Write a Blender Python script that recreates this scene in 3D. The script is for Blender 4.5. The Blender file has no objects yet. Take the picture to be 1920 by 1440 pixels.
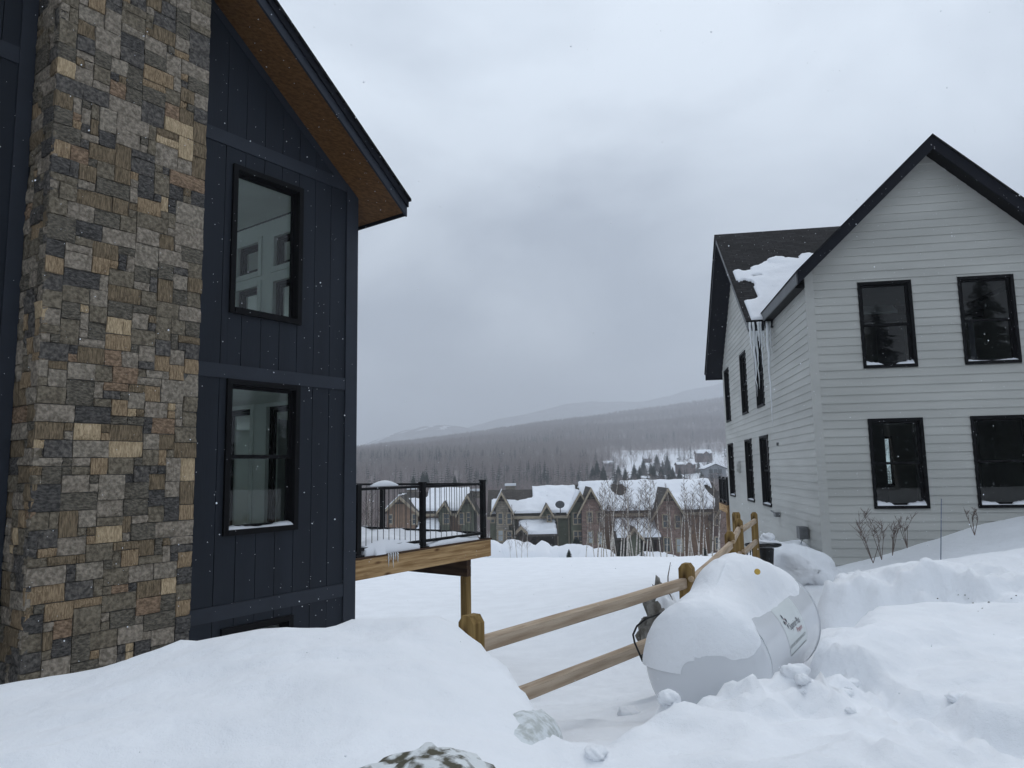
import bpy, bmesh, math, random
import numpy as np
from mathutils import Vector, Matrix

random.seed(11)
rng = np.random.default_rng(11)
scene = bpy.context.scene
COL = scene.collection
R_ = math.radians

# ------------------------------------------------------------------ camera
FPX = 1337.3                                    # focal length in pixels of the 1920 px wide photo
PITCH, ROLL = R_(6.818), R_(-1.033)
cp, sp, cr, sr = math.cos(PITCH), math.sin(PITCH), math.cos(ROLL), math.sin(ROLL)
CR = Vector((cr, -sp * sr, cp * sr)); CU = Vector((-sr, -sp * cr, cp * cr)); CF = Vector((0, cp, sp))
cam_d = bpy.data.cameras.new("camera")
cam_d.sensor_width = 36; cam_d.lens = FPX / 1920 * 36
cam_d.clip_start = 0.05; cam_d.clip_end = 40000
cam = bpy.data.objects.new("camera", cam_d); COL.objects.link(cam)
cam.matrix_world = Matrix(((CR.x, CU.x, -CF.x, 0), (CR.y, CU.y, -CF.y, 0), (CR.z, CU.z, -CF.z, 0), (0, 0, 0, 1)))
scene.camera = cam
scene.render.resolution_x, scene.render.resolution_y = 1024, 768

# ------------------------------------------------------------------ sky, sun, exposure
SUN_EL, SUN_AZ = R_(50), R_(28)
world = bpy.data.worlds.new("World"); scene.world = world; world.use_nodes = True
nt = world.node_tree; nt.nodes.clear()
def wn(t, **k):
    n = nt.nodes.new(t)
    for a, b in k.items(): setattr(n, a, b)
    return n
wo = wn('ShaderNodeOutputWorld'); mixw = wn('ShaderNodeMixShader')
bg1 = wn('ShaderNodeBackground'); bg2 = wn('ShaderNodeBackground')
sky = wn('ShaderNodeTexSky', sky_type='NISHITA', sun_disc=False)
sky.sun_elevation = SUN_EL; sky.sun_rotation = SUN_AZ
nt.links.new(sky.outputs[0], bg1.inputs[0]); bg1.inputs[1].default_value = 0.09
tc = wn('ShaderNodeTexCoord'); sx = wn('ShaderNodeSeparateXYZ'); nt.links.new(tc.outputs['Generated'], sx.inputs[0])
zc = wn('ShaderNodeMath', operation='MAXIMUM'); nt.links.new(sx.outputs[2], zc.inputs[0]); zc.inputs[1].default_value = 0.0
za = wn('ShaderNodeMath', operation='ADD'); nt.links.new(zc.outputs[0], za.inputs[0]); za.inputs[1].default_value = 0.28
dx = wn('ShaderNodeMath', operation='DIVIDE'); nt.links.new(sx.outputs[0], dx.inputs[0]); nt.links.new(za.outputs[0], dx.inputs[1])
dy = wn('ShaderNodeMath', operation='DIVIDE'); nt.links.new(sx.outputs[1], dy.inputs[0]); nt.links.new(za.outputs[0], dy.inputs[1])
cx = wn('ShaderNodeCombineXYZ'); nt.links.new(dx.outputs[0], cx.inputs[0]); nt.links.new(dy.outputs[0], cx.inputs[1])
cx.inputs[2].default_value = 3.7
no = wn('ShaderNodeTexNoise'); no.inputs['Scale'].default_value = 1.35; no.inputs['Detail'].default_value = 6; no.inputs['Roughness'].default_value = 0.5
no.inputs['Distortion'].default_value = 0.35
nt.links.new(cx.outputs[0], no.inputs['Vector'])
ram = wn('ShaderNodeValToRGB')
ram.color_ramp.elements[0].position = 0.36; ram.color_ramp.elements[0].color = (0.37, 0.42, 0.495, 1)
ram.color_ramp.elements[1].position = 0.62; ram.color_ramp.elements[1].color = (0.735, 0.81, 0.895, 1)
nt.links.new(no.outputs[0], ram.inputs[0])
el = wn('ShaderNodeMapRange'); nt.links.new(zc.outputs[0], el.inputs[0])
el.inputs[1].default_value = 0.0; el.inputs[2].default_value = 0.5; el.inputs[3].default_value = 0.70; el.inputs[4].default_value = 1.06
mu = wn('ShaderNodeMix', data_type='RGBA', blend_type='MULTIPLY'); mu.inputs[0].default_value = 1
nt.links.new(ram.outputs[0], mu.inputs[6]); nt.links.new(el.outputs[0], mu.inputs[7])
nt.links.new(mu.outputs[2], bg2.inputs[0]); bg2.inputs[1].default_value = 1.13
mixw.inputs[0].default_value = 0.93
nt.links.new(bg1.outputs[0], mixw.inputs[1]); nt.links.new(bg2.outputs[0], mixw.inputs[2]); nt.links.new(mixw.outputs[0], wo.inputs[0])

sd = bpy.data.lights.new("sun", 'SUN'); sd.energy = 0.9; sd.angle = R_(32); sd.color = (1, 0.98, 0.95)
so = bpy.data.objects.new("sun", sd); COL.objects.link(so)
so.rotation_euler = (R_(90) - SUN_EL, 0, math.pi - SUN_AZ)

vs = scene.view_settings
scene.cycles.volume_bounces = 3; scene.cycles.use_denoising = True
vs.view_transform = 'Standard'; vs.look = 'None'; vs.exposure = 0.18; vs.gamma = 1; vs.use_curve_mapping = False

# ------------------------------------------------------------------ materials
MATS = {}
def nodes(name):
    m = bpy.data.materials.new(name); m.use_nodes = True
    t = m.node_tree; b = t.nodes['Principled BSDF']
    MATS[name] = m
    return m, t, b
def mat(name, col, rough=0.7, spec=0.3, var=0.0, scale=5, bump=0.0, bscale=40, col2=None, stretch=None, coord='Object', detail=5, metal=0, ramp=(0.35, 0.65), bdist=0.02):
    m, t, b = nodes(name)
    b.inputs['Roughness'].default_value = rough; b.inputs['Specular IOR Level'].default_value = spec; b.inputs['Metallic'].default_value = metal
    b.inputs['Base Color'].default_value = (*col, 1)
    c = t.nodes.new('ShaderNodeTexCoord'); mp = t.nodes.new('ShaderNodeMapping')
    t.links.new(c.outputs[coord], mp.inputs[0])
    if stretch: mp.inputs['Scale'].default_value = stretch
    if var or col2:
        n = t.nodes.new('ShaderNodeTexNoise'); n.inputs['Scale'].default_value = scale; n.inputs['Detail'].default_value = detail
        r = t.nodes.new('ShaderNodeValToRGB'); t.links.new(mp.outputs[0], n.inputs['Vector']); t.links.new(n.outputs[0], r.inputs[0])
        c2 = col2 if col2 else tuple(min(1, x * (1 + var)) for x in col)
        c1 = col if col2 else tuple(x * (1 - var) for x in col)
        r.color_ramp.elements[0].position = ramp[0]; r.color_ramp.elements[0].color = (*c1, 1)
        r.color_ramp.elements[1].position = ramp[1]; r.color_ramp.elements[1].color = (*c2, 1)
        t.links.new(r.outputs[0], b.inputs['Base Color'])
    if bump:
        n2 = t.nodes.new('ShaderNodeTexNoise'); n2.inputs['Scale'].default_value = bscale; n2.inputs['Detail'].default_value = 6
        t.links.new(mp.outputs[0], n2.inputs['Vector'])
        bp = t.nodes.new('ShaderNodeBump'); bp.inputs['Strength'].default_value = bump; bp.inputs['Distance'].default_value = bdist
        t.links.new(n2.outputs[0], bp.inputs['Height']); t.links.new(bp.outputs[0], b.inputs['Normal'])
    return m

SNOW = mat('snow', (0.84, 0.86, 0.89), 0.65, 0.2, bump=0.55, bscale=7, var=0.03, scale=1.5, bdist=0.04)
# extra fine grain on the snow
t = SNOW.node_tree; b = t.nodes['Principled BSDF']
n3 = t.nodes.new('ShaderNodeTexNoise'); n3.inputs['Scale'].default_value = 160; n3.inputs['Detail'].default_value = 3
tc3 = t.nodes.new('ShaderNodeTexCoord'); t.links.new(tc3.outputs['Object'], n3.inputs['Vector'])
b3 = t.nodes.new('ShaderNodeBump'); b3.inputs['Strength'].default_value = 0.55; b3.inputs['Distance'].default_value = 0.005
t.links.new(n3.outputs[0], b3.inputs['Height'])
old = b.inputs['Normal'].links[0].from_socket
t.links.new(old, b3.inputs['Normal']); t.links.new(b3.outputs[0], b.inputs['Normal'])
SNOWFAR = mat('snow_far', (0.80, 0.82, 0.86), 0.7, 0.15, var=0.03, scale=0.3, bump=0.3, bscale=1.2, bdist=0.15)
SNOWICE = mat('snow_ice', (0.80, 0.84, 0.88), 0.35, 0.4, var=0.05, scale=8, bump=0.5, bscale=30)
NAVY = mat('navy_siding', (0.015, 0.019, 0.027), 0.6, 0.20, var=0.12, scale=3, bump=0.12, bscale=60, stretch=(1, 1, 0.08))
NAVYTRIM = mat('navy_trim', (0.023, 0.028, 0.039), 0.55, 0.25, var=0.08, scale=4, bump=0.06, bscale=50)
BLACK = mat('black_frame', (0.004, 0.004, 0.005), 0.5, 0.10, var=0.2, scale=6)
BLACKMETAL = mat('black_metal', (0.005, 0.005, 0.006), 0.45, 0.15, var=0.2, scale=8)
WIRE = mat('railing_wire', (0.07, 0.07, 0.07), 0.5, 0.3, var=0.1, scale=9)
DARKTRIM = mat('dark_fascia', (0.008, 0.009, 0.014), 0.6, 0.12, var=0.15, scale=3, bump=0.05)
GREYFASCIA = mat('grey_fascia', (0.10, 0.105, 0.11), 0.5, 0.3, var=0.1, scale=3)
SOFFIT = mat('cedar_soffit', (0.085, 0.040, 0.014), 0.6, 0.2, col2=(0.15, 0.076, 0.030), scale=6, stretch=(0.4, 6, 6), bump=0.1)
WHITE = mat('white_plaster', (0.88, 0.90, 0.88), 0.85, 0.1, var=0.03, scale=2)
GREYROOM = mat('grey_plaster', (0.22, 0.23, 0.22), 0.9, 0.1, var=0.05, scale=2)
FLOORW = mat('room_floor', (0.16, 0.11, 0.07), 0.6, 0.2, var=0.2, scale=6)
GREYSIDE = mat('grey_siding', (0.43, 0.432, 0.408), 0.6, 0.25, var=0.09, scale=1.3, bump=0.10, bscale=90, stretch=(0.3, 0.3, 1.6))
GREYTRIM = mat('grey_trim', (0.43, 0.432, 0.41), 0.6, 0.25, var=0.04, scale=3, bump=0.05)
MORTAR = mat('mortar', (0.13, 0.125, 0.115), 0.95, 0.05, var=0.25, scale=20, bump=0.5, bscale=80)
def woodmat(name, c1, c2, knot, stretch=(0.5, 8, 8)):
    m = mat(name, c1, 0.8, 0.12, col2=c2, scale=3.2, stretch=stretch, bump=0.35, bscale=26, detail=9)
    t = m.node_tree; b = t.nodes['Principled BSDF']; src = b.inputs['Base Color'].links[0].from_socket
    c = t.nodes.new('ShaderNodeTexCoord'); mp = t.nodes.new('ShaderNodeMapping'); mp.inputs['Scale'].default_value = (2.2, 7.0, 7.0); t.links.new(c.outputs['Object'], mp.inputs[0])
    vo = t.nodes.new('ShaderNodeTexVoronoi'); vo.inputs['Scale'].default_value = 1.0; t.links.new(mp.outputs[0], vo.inputs['Vector'])
    rp = t.nodes.new('ShaderNodeValToRGB'); rp.color_ramp.elements[0].position = 0.06; rp.color_ramp.elements[0].color = (1, 1, 1, 1); rp.color_ramp.elements[1].position = 0.22; rp.color_ramp.elements[1].color = (0, 0, 0, 1)
    t.links.new(vo.outputs['Distance'], rp.inputs[0]); mx = t.nodes.new('ShaderNodeMix'); mx.data_type = 'RGBA'
    t.links.new(rp.outputs[0], mx.inputs[0]); t.links.new(src, mx.inputs[6]); mx.inputs[7].default_value = (*knot, 1); t.links.new(mx.outputs[2], b.inputs['Base Color'])
    return m
CEDAR = woodmat('cedar_board', (0.25, 0.145, 0.062), (0.50, 0.335, 0.17), (0.10, 0.045, 0.02))
RAILW = woodmat('rail_wood', (0.33, 0.245, 0.17), (0.54, 0.435, 0.33), (0.13, 0.065, 0.03))
POSTW = woodmat('post_wood', (0.14, 0.085, 0.028), (0.30, 0.20, 0.078), (0.07, 0.04, 0.015), (0.4, 9, 9))
ENDGRAIN = mat('end_grain', (0.42, 0.31, 0.20), 0.85, 0.1, var=0.2, scale=40)
DARKWOOD = mat('dark_beam', (0.045, 0.026, 0.017), 0.8, 0.12, col2=(0.085, 0.05, 0.03), scale=4, stretch=(0.5, 6, 6), bump=0.2)
TANKW = mat('tank_paint', (0.64, 0.66, 0.69), 0.14, 0.5, var=0.02, scale=3)
LABELW = mat('label_white', (0.66, 0.70, 0.70), 0.3, 0.4, var=0.02, scale=6)
INKN = mat('ink_dark', (0.015, 0.018, 0.04), 0.4, 0.3, var=0.1, scale=30)
INKR = mat('ink_red', (0.30, 0.02, 0.035), 0.4, 0.3, var=0.1, scale=30)
INKG = mat('ink_green', (0.03, 0.055, 0.05), 0.4, 0.3, var=0.1, scale=30)
YELLOW = mat('yellow_plastic', (0.50, 0.33, 0.07), 0.45, 0.35, var=0.1, scale=12)
RUBBER = mat('rubber', (0.010, 0.010, 0.011), 0.5, 0.3, var=0.2, scale=30)
ROCK = mat('boulder_rock', (0.07, 0.062, 0.05), 0.9, 0.15, col2=(0.24, 0.23, 0.21), scale=9, bump=0.9, bscale=22, detail=8)
LICHEN = mat('lichen_rock', (0.10, 0.095, 0.07), 0.9, 0.1, col2=(0.70, 0.73, 0.74), scale=16, bump=0.6, bscale=40, detail=10, ramp=(0.44, 0.56))
GLAZE = mat('glazed_rock', (0.46, 0.49, 0.48), 0.5, 0.3, col2=(0.68, 0.72, 0.74), scale=22, bump=0.6, bscale=45, detail=12, ramp=(0.42, 0.58))
DIRT = mat('dirt', (0.10, 0.08, 0.05), 0.95, 0.05, var=0.5, scale=30)
BARK = mat('birch_bark', (0.58, 0.54, 0.49), 0.85, 0.1, col2=(0.14, 0.115, 0.10), scale=40, stretch=(1, 1, 1.6), ramp=(0.50, 0.66), detail=6)
TWIG = mat('twigs', (0.13, 0.10, 0.088), 0.9, 0.05, var=0.3, scale=2)
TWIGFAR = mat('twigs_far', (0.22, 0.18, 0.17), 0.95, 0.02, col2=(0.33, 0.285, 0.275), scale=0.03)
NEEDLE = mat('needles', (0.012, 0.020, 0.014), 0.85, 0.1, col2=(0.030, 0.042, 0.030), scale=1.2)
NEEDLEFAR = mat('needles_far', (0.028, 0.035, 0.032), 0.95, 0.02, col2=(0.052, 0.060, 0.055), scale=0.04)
TAN = mat('tan_trim', (0.30, 0.255, 0.19), 0.7, 0.15, var=0.1, scale=3)
GREENS = mat('green_siding', (0.115, 0.122, 0.088), 0.75, 0.15, var=0.12, scale=2)
BROWNS = mat('brown_siding', (0.215, 0.142, 0.098), 0.75, 0.15, var=0.12, scale=2)
DARKPORCH = mat('porch_dark', (0.05, 0.042, 0.035), 0.8, 0.1, var=0.2, scale=3)
REDDOOR = mat('red_door', (0.13, 0.022, 0.02), 0.5, 0.3, var=0.1, scale=4)
PANEFAR = mat('pane_far', (0.035, 0.045, 0.05), 0.08, 0.6, var=0.3, scale=1.3)
PANEPALE = mat('pane_pale', (0.33, 0.36, 0.37), 0.3, 0.4, var=0.1, scale=1.5)  # one even paler tone, given to some of the far panes
HBROWN = mat('house_brown', (0.085, 0.05, 0.045), 0.8, 0.1, var=0.2, scale=1)
HGREY = mat('house_grey', (0.22, 0.23, 0.245), 0.8, 0.1, var=0.1, scale=1)
DISH = mat('dish_grey', (0.05, 0.055, 0.06), 0.4, 0.4, var=0.1, scale=6)
METERM = mat('meter_grey', (0.13, 0.135, 0.14), 0.5, 0.4, var=0.15, scale=12)
STAKE = mat('stake_grey', (0.13, 0.16, 0.22), 0.5, 0.3, var=0.1, scale=10)

def brickmat(name, c1, c2, mortar, scale, bw=0.5, rh=0.25, rough=0.9, bump=0.5, add=0.02, msize=0.02):
    m, t, b = nodes(name); b.inputs['Roughness'].default_value = rough; b.inputs['Specular IOR Level'].default_value = 0.15
    c = t.nodes.new('ShaderNodeTexCoord'); k = t.nodes.new('ShaderNodeTexBrick')
    k.inputs['Color1'].default_value = (*c1, 1); k.inputs['Color2'].default_value = (*c2, 1); k.inputs['Mortar'].default_value = (*mortar, 1)
    k.inputs['Scale'].default_value = scale; k.inputs['Brick Width'].default_value = bw; k.inputs['Row Height'].default_value = rh
    k.inputs['Mortar Size'].default_value = msize; k.inputs['Bias'].default_value = 0
    t.links.new(c.outputs['UV'], k.inputs['Vector'])
    n = t.nodes.new('ShaderNodeTexNoise'); n.inputs['Scale'].default_value = scale * 1.3; t.links.new(c.outputs['UV'], n.inputs['Vector'])
    mx = t.nodes.new('ShaderNodeMix'); mx.data_type = 'RGBA'; mx.blend_type = 'MULTIPLY'; mx.inputs[0].default_value = 0.6
    t.links.new(k.outputs[0], mx.inputs[6]); t.links.new(n.outputs[0], mx.inputs[7]); 
    ga = t.nodes.new('ShaderNodeBrightContrast'); ga.inputs[1].default_value = add; t.links.new(mx.outputs[2], ga.inputs[0])
    t.links.new(ga.outputs[0], b.inputs['Base Color'])
    bp = t.nodes.new('ShaderNodeBump'); bp.inputs['Strength'].default_value = bump; bp.inputs['Distance'].default_value = 0.02
    t.links.new(k.outputs['Fac'], bp.inputs['Height']); bp.invert = True; t.links.new(bp.outputs[0], b.inputs['Normal'])
    return m
SHINGLE = brickmat('black_shingles', (0.012, 0.012, 0.014), (0.034, 0.034, 0.038), (0.003, 0.003, 0.004), 1.0, 0.3, 0.14, 0.9, 0.9, add=0.0, msize=0.012)
SHINGLEB = brickmat('brown_shingles', (0.06, 0.05, 0.042), (0.095, 0.08, 0.068), (0.03, 0.026, 0.022), 1.0, 0.4, 0.2, 0.9, 0.5)
STONEV = brickmat('stone_veneer', (0.23, 0.20, 0.165), (0.37, 0.325, 0.265), (0.18, 0.165, 0.14), 1.0, 0.55, 0.22)
BRICKV = brickmat('brick_veneer', (0.22, 0.135, 0.108), (0.36, 0.24, 0.20), (0.24, 0.20, 0.18), 1.0, 0.5, 0.2)

def glassmat(name, tint, ior=1.55):
    m = bpy.data.materials.new(name); m.use_nodes = True; t = m.node_tree; t.nodes.clear()
    o = t.nodes.new('ShaderNodeOutputMaterial'); mx = t.nodes.new('ShaderNodeMixShader')
    tr = t.nodes.new('ShaderNodeBsdfTransparent'); gl = t.nodes.new('ShaderNodeBsdfGlossy'); fr = t.nodes.new('ShaderNodeFresnel')
    tr.inputs[0].default_value = (*tint, 1); gl.inputs['Roughness'].default_value = 0.015; fr.inputs[0].default_value = ior
    t.links.new(fr.outputs[0], mx.inputs[0]); t.links.new(tr.outputs[0], mx.inputs[1]); t.links.new(gl.outputs[0], mx.inputs[2]); t.links.new(mx.outputs[0], o.inputs[0])
    return m
GLASS = glassmat('window_glass', (0.86, 0.95, 0.92), 1.5)
GLASSD = glassmat('window_glass_dark', (0.70, 0.75, 0.73), 1.52)
m, t, b = nodes('clear_ice'); ICE = m
b.inputs['Base Color'].default_value = (0.88, 0.91, 0.93, 1); b.inputs['Roughness'].default_value = 0.12
b.inputs['Transmission Weight'].default_value = 0.08; b.inputs['IOR'].default_value = 1.31
n = t.nodes.new('ShaderNodeTexNoise'); n.inputs['Scale'].default_value = 14; bp = t.nodes.new('ShaderNodeBump'); bp.inputs['Strength'].default_value = 0.6; bp.inputs['Distance'].default_value = 0.02
t.links.new(n.outputs[0], bp.inputs['Height']); t.links.new(bp.outputs[0], b.inputs['Normal'])

STONECOL = [((0.13, 0.12, 0.105), (0.27, 0.25, 0.225)), ((0.045, 0.045, 0.047), (0.125, 0.123, 0.122)), ((0.17, 0.13, 0.088), (0.33, 0.265, 0.185)),
            ((0.085, 0.077, 0.063), (0.185, 0.17, 0.14)), ((0.034, 0.035, 0.037), (0.10, 0.10, 0.103)), ((0.12, 0.088, 0.064), (0.26, 0.195, 0.145)),
            ((0.13, 0.122, 0.108), (0.27, 0.252, 0.225)), ((0.095, 0.079, 0.056), (0.22, 0.18, 0.13)), ((0.29, 0.235, 0.16), (0.46, 0.385, 0.28)), ((0.06, 0.058, 0.052), (0.145, 0.138, 0.122))]
STONECOL = [tuple((r*1.30, g*1.20, b_*1.07) for r, g, b_ in pr_) for pr_ in STONECOL]
STONES = []
for i, (a, c) in enumerate(STONECOL):
    st = [(1, 1, 1), (1, 1, 1), (3, 3, 0.5), (1, 1, 1), (1.0, 1, 2), (1, 1, 1.5), (1, 1, 1), (3, 3, 0.4), (2.5, 2.5, 0.6), (1, 1, 2)][i]
    STONES.append(mat('stone_tone_%d' % i, a, 0.85, 0.2, col2=c, scale=26, bump=1.0, bscale=30, detail=12, stretch=st, bdist=0.03, ramp=(0.38, 0.66)))

# ------------------------------------------------------------------ helpers
Z = Vector((0, 0, 1))
def at(px, py, Y):
    """point at forward distance Y on the line of sight of a photo pixel"""
    x = (px - 960) / FPX; y = -(py - 720) / FPX
    d = CR * x + CU * y + CF
    return d * (Y / d.y)
def outward(me):
    bm = bmesh.new(); bm.from_mesh(me); bmesh.ops.recalc_face_normals(bm, faces=bm.faces); bm.to_mesh(me); bm.free(); me.update()
class MB:
    def __init__(s, fix=False): s.v = []; s.f = []; s.fix = fix
    def add(s, vs_, fs):
        k = len(s.v); s.v += [tuple(v) for v in vs_]; s.f += [tuple(k + i for i in f) for f in fs]
    def box(s, F, a0, a1, z0, z1, o0, o1):
        s.add([F(a, z, o) for a in (a0, a1) for z in (z0, z1) for o in (o0, o1)],
              [(0, 1, 3, 2), (4, 6, 7, 5), (0, 4, 5, 1), (2, 3, 7, 6), (0, 2, 6, 4), (1, 5, 7, 3)])
    def prism(s, F, poly, o0, o1):
        n = len(poly)
        s.add([F(a, z, o0) for a, z in poly] + [F(a, z, o1) for a, z in poly],
              [tuple(range(n))[::-1], tuple(range(n, 2 * n))] + [(i, (i + 1) % n, n + (i + 1) % n, n + i) for i in range(n)])
    def tube(s, pts, rad, sides=6, cap=True):
        pts = [Vector(p) for p in pts]; k = len(s.v)
        for i, p in enumerate(pts):
            t = (pts[min(i + 1, len(pts) - 1)] - pts[max(i - 1, 0)]).normalized()
            a = t.cross(Vector((0.31, 0.95, 0.05)) if abs(t.z) > 0.8 else Z).normalized(); b_ = t.cross(a)
            for j in range(sides):
                an = 2 * math.pi * j / sides
                s.v.append(tuple(p + (a * math.cos(an) + b_ * math.sin(an)) * rad[i]))
        for i in range(len(pts) - 1):
            for j in range(sides):
                s.f.append((k + i * sides + j, k + i * sides + (j + 1) % sides, k + (i + 1) * sides + (j + 1) % sides, k + (i + 1) * sides + j))
        if cap:
            s.f.append(tuple(k + j for j in range(sides))[::-1]); e = k + (len(pts) - 1) * sides; s.f.append(tuple(e + j for j in range(sides)))
    def mesh(s, name, smooth=False):
        me = bpy.data.meshes.new(name); me.from_pydata(s.v, [], s.f); me.update()
        if s.fix: outward(me)
        if smooth: me.shade_smooth()
        return me
    def build(s, name, m, parent=None, smooth=False, uvf=None):
        me = s.mesh(name, smooth)
        return link(name, me, m, parent, uvf)
def link(name, me, m, parent=None, uvf=None):
    if m is not None and len(me.materials) == 0: me.materials.append(m)
    if uvf:
        uv = me.uv_layers.new(name='UVMap')
        for l in me.loops:
            uv.data[l.index].uv = uvf(me.vertices[l.vertex_index].co)
    o = bpy.data.objects.new(name, me); COL.objects.link(o)
    if parent: setp(o, parent)
    return o
ROOTLOC = {}
def wloc(o):
    v = Vector((0, 0, 0))
    while o is not None:
        v = v + (o.location if o.type == 'EMPTY' else Vector((0, 0, 0))); o = o.parent
    return v
def setp(o, parent):
    o.parent = parent
    o.matrix_parent_inverse = Matrix.Translation(-wloc(parent)) if parent.type == 'EMPTY' else Matrix.Identity(4)
def root(name, loc, label, cat, group=None, kind=None):
    e = bpy.data.objects.new(name, None); e.location = loc; e.empty_display_size = 0.2; COL.objects.link(e)
    return tag(e, label, cat, group, kind)
def tag(o, label=None, cat=None, group=None, kind=None):
    if label: o['label'] = label
    if cat: o['category'] = cat
    if group: o['group'] = group
    if kind: o['kind'] = kind
    return o
def copy_tree(o, parent=None):
    c = o.copy(); COL.objects.link(c)
    if parent: c.parent = parent
    for ch in list(o.children): copy_tree(ch, c)
    return c
def beam(name, p0, p1, w, h, m, parent, segs=1, jit=0.0, up=Z, cham=0.0, bow=0.0):
    """a timber: built along local X so its grain runs along it"""
    p0, p1 = Vector(p0), Vector(p1); x = (p1 - p0); L = x.length; x.normalize()
    y = up.cross(x).normalized(); z = x.cross(y)
    v = []; f = []; c = cham
    prof = [(-w/2 + c, -h/2), (w/2 - c, -h/2), (w/2, -h/2 + c), (w/2, h/2 - c), (w/2 - c, h/2), (-w/2 + c, h/2), (-w/2, h/2 - c), (-w/2, -h/2 + c)] if c else [(-w/2, -h/2), (w/2, -h/2), (w/2, h/2), (-w/2, h/2)]
    n = len(prof)
    for i in range(segs + 1):
        q = i / segs; ox, oz = random.uniform(-jit, jit), random.uniform(-jit, jit) + bow * math.sin(q * math.pi)
        for a, b_ in prof: v.append((q * L, a + ox, b_ + oz))
    for i in range(segs):
        for j in range(n): f.append((i*n + j, i*n + (j+1) % n, (i+1)*n + (j+1) % n, (i+1)*n + j))
    f.append(tuple(range(n))[::-1]); f.append(tuple(segs*n + j for j in range(n)))
    me = bpy.data.meshes.new(name); me.from_pydata(v, [], f); me.update()
    o = link(name, me, m)
    mw = Matrix(((x.x, y.x, z.x, p0.x), (x.y, y.y, z.y, p0.y), (x.z, y.z, z.z, p0.z), (0, 0, 0, 1)))
    if parent: setp(o, parent)
    o.matrix_basis = mw
    return o
def clip(poly, a, b_, c):
    """keep a*x + b*y <= c"""
    out = []
    for i in range(len(poly)):
        p, q = poly[i], poly[(i + 1) % len(poly)]
        dp, dq = a*p[0] + b_*p[1] - c, a*q[0] + b_*q[1] - c
        if dp <= 0: out.append(p)
        if dp * dq < 0:
            t_ = dp / (dp - dq); out.append((p[0] + t_*(q[0]-p[0]), p[1] + t_*(q[1]-p[1])))
    return out
def wall_cells(outline, holes):
    """cells of a convex wall outline with rectangular holes cut out; outline given as half-planes plus bounds"""
    (s0, s1, z0, z1), halfs = outline
    ss = sorted({s0, s1, *[h[0] for h in holes], *[h[1] for h in holes]}); zs = sorted({z0, z1, *[h[2] for h in holes], *[h[3] for h in holes]})
    ss = [s for s in ss if s0 <= s <= s1]; zs = [z for z in zs if z0 <= z <= z1]
    res = []
    for i in range(len(ss) - 1):
        for j in range(len(zs) - 1):
            cs, cz = (ss[i] + ss[i+1]) / 2, (zs[j] + zs[j+1]) / 2
            if any(h[0] < cs < h[1] and h[2] < cz < h[3] for h in holes): continue
            p = [(ss[i], zs[j]), (ss[i+1], zs[j]), (ss[i+1], zs[j+1]), (ss[i], zs[j+1])]
            for h in halfs: p = clip(p, *h)
            if len(p) > 2: res.append(p)
    return res
def cutwall(name, F, outline, holes, o0, o1, m, parent):
    mb = MB()
    for p in wall_cells(outline, holes): mb.prism(F, p, o0, o1)
    return mb.build(name, m, parent)
_G = {}
def pnoise(x, y, seed=0):
    if seed not in _G: _G[seed] = np.random.default_rng(seed).uniform(0, 2*np.pi, (256, 256))
    g = _G[seed]
    xi = np.floor(x).astype(int); yi = np.floor(y).astype(int); xf = x - xi; yf = y - yi
    def gr(ix, iy, dx_, dy_):
        a = g[ix % 256, iy % 256]; return np.cos(a)*dx_ + np.sin(a)*dy_
    u = xf**3*(xf*(xf*6-15)+10); v = yf**3*(yf*(yf*6-15)+10)
    n00 = gr(xi, yi, xf, yf); n10 = gr(xi+1, yi, xf-1, yf); n01 = gr(xi, yi+1, xf, yf-1); n11 = gr(xi+1, yi+1, xf-1, yf-1)
    return (n00*(1-u)+n10*u)*(1-v) + (n01*(1-u)+n11*u)*v
def fbm(x, y, oct_=4, seed=0, gain=0.5):
    s = 0; a = 1
    for i in range(oct_):
        s = s + a*pnoise(x, y, seed+i); x = x*2.03+7.1; y = y*2.03+3.7; a *= gain
    return s
def sstep(a, b_, x):
    t_ = np.clip((x-a)/(b_-a), 0, 1); return t_*t_*(3-2*t_)

# frames -----------------------------------------------------------
YD, YR = R_(35.909), R_(9.258)
D_U = Vector((math.sin(YD), math.cos(YD), 0)); D_N = Vector((math.cos(YD), -math.sin(YD), 0)); D_D = 8.277
def FD(s, z, o): return D_U*s + D_N*(o - D_D) + Z*z                 # gable wall of the navy house (o outwards)
def FDB(w, z, o): return D_U*(7.32 + o) + D_N*(-w - D_D) + Z*z      # its valley-side wall (w backwards, o outwards)
K = 1.2
E1 = Vector((math.cos(YR), -math.sin(YR), 0)); E2 = Vector((math.sin(YR), math.cos(YR), 0)); R_D = 13.0*K; R_S0 = 3.17*K
def FR(s, z, o): return E1*s + E2*(R_D - o) + Z*z                   # front wall of the pale house
def FS(t_, z, o): return E1*(R_S0 - o) + E2*(R_D + t_) + Z*z        # its side wall (t backwards, o outwards)

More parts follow.
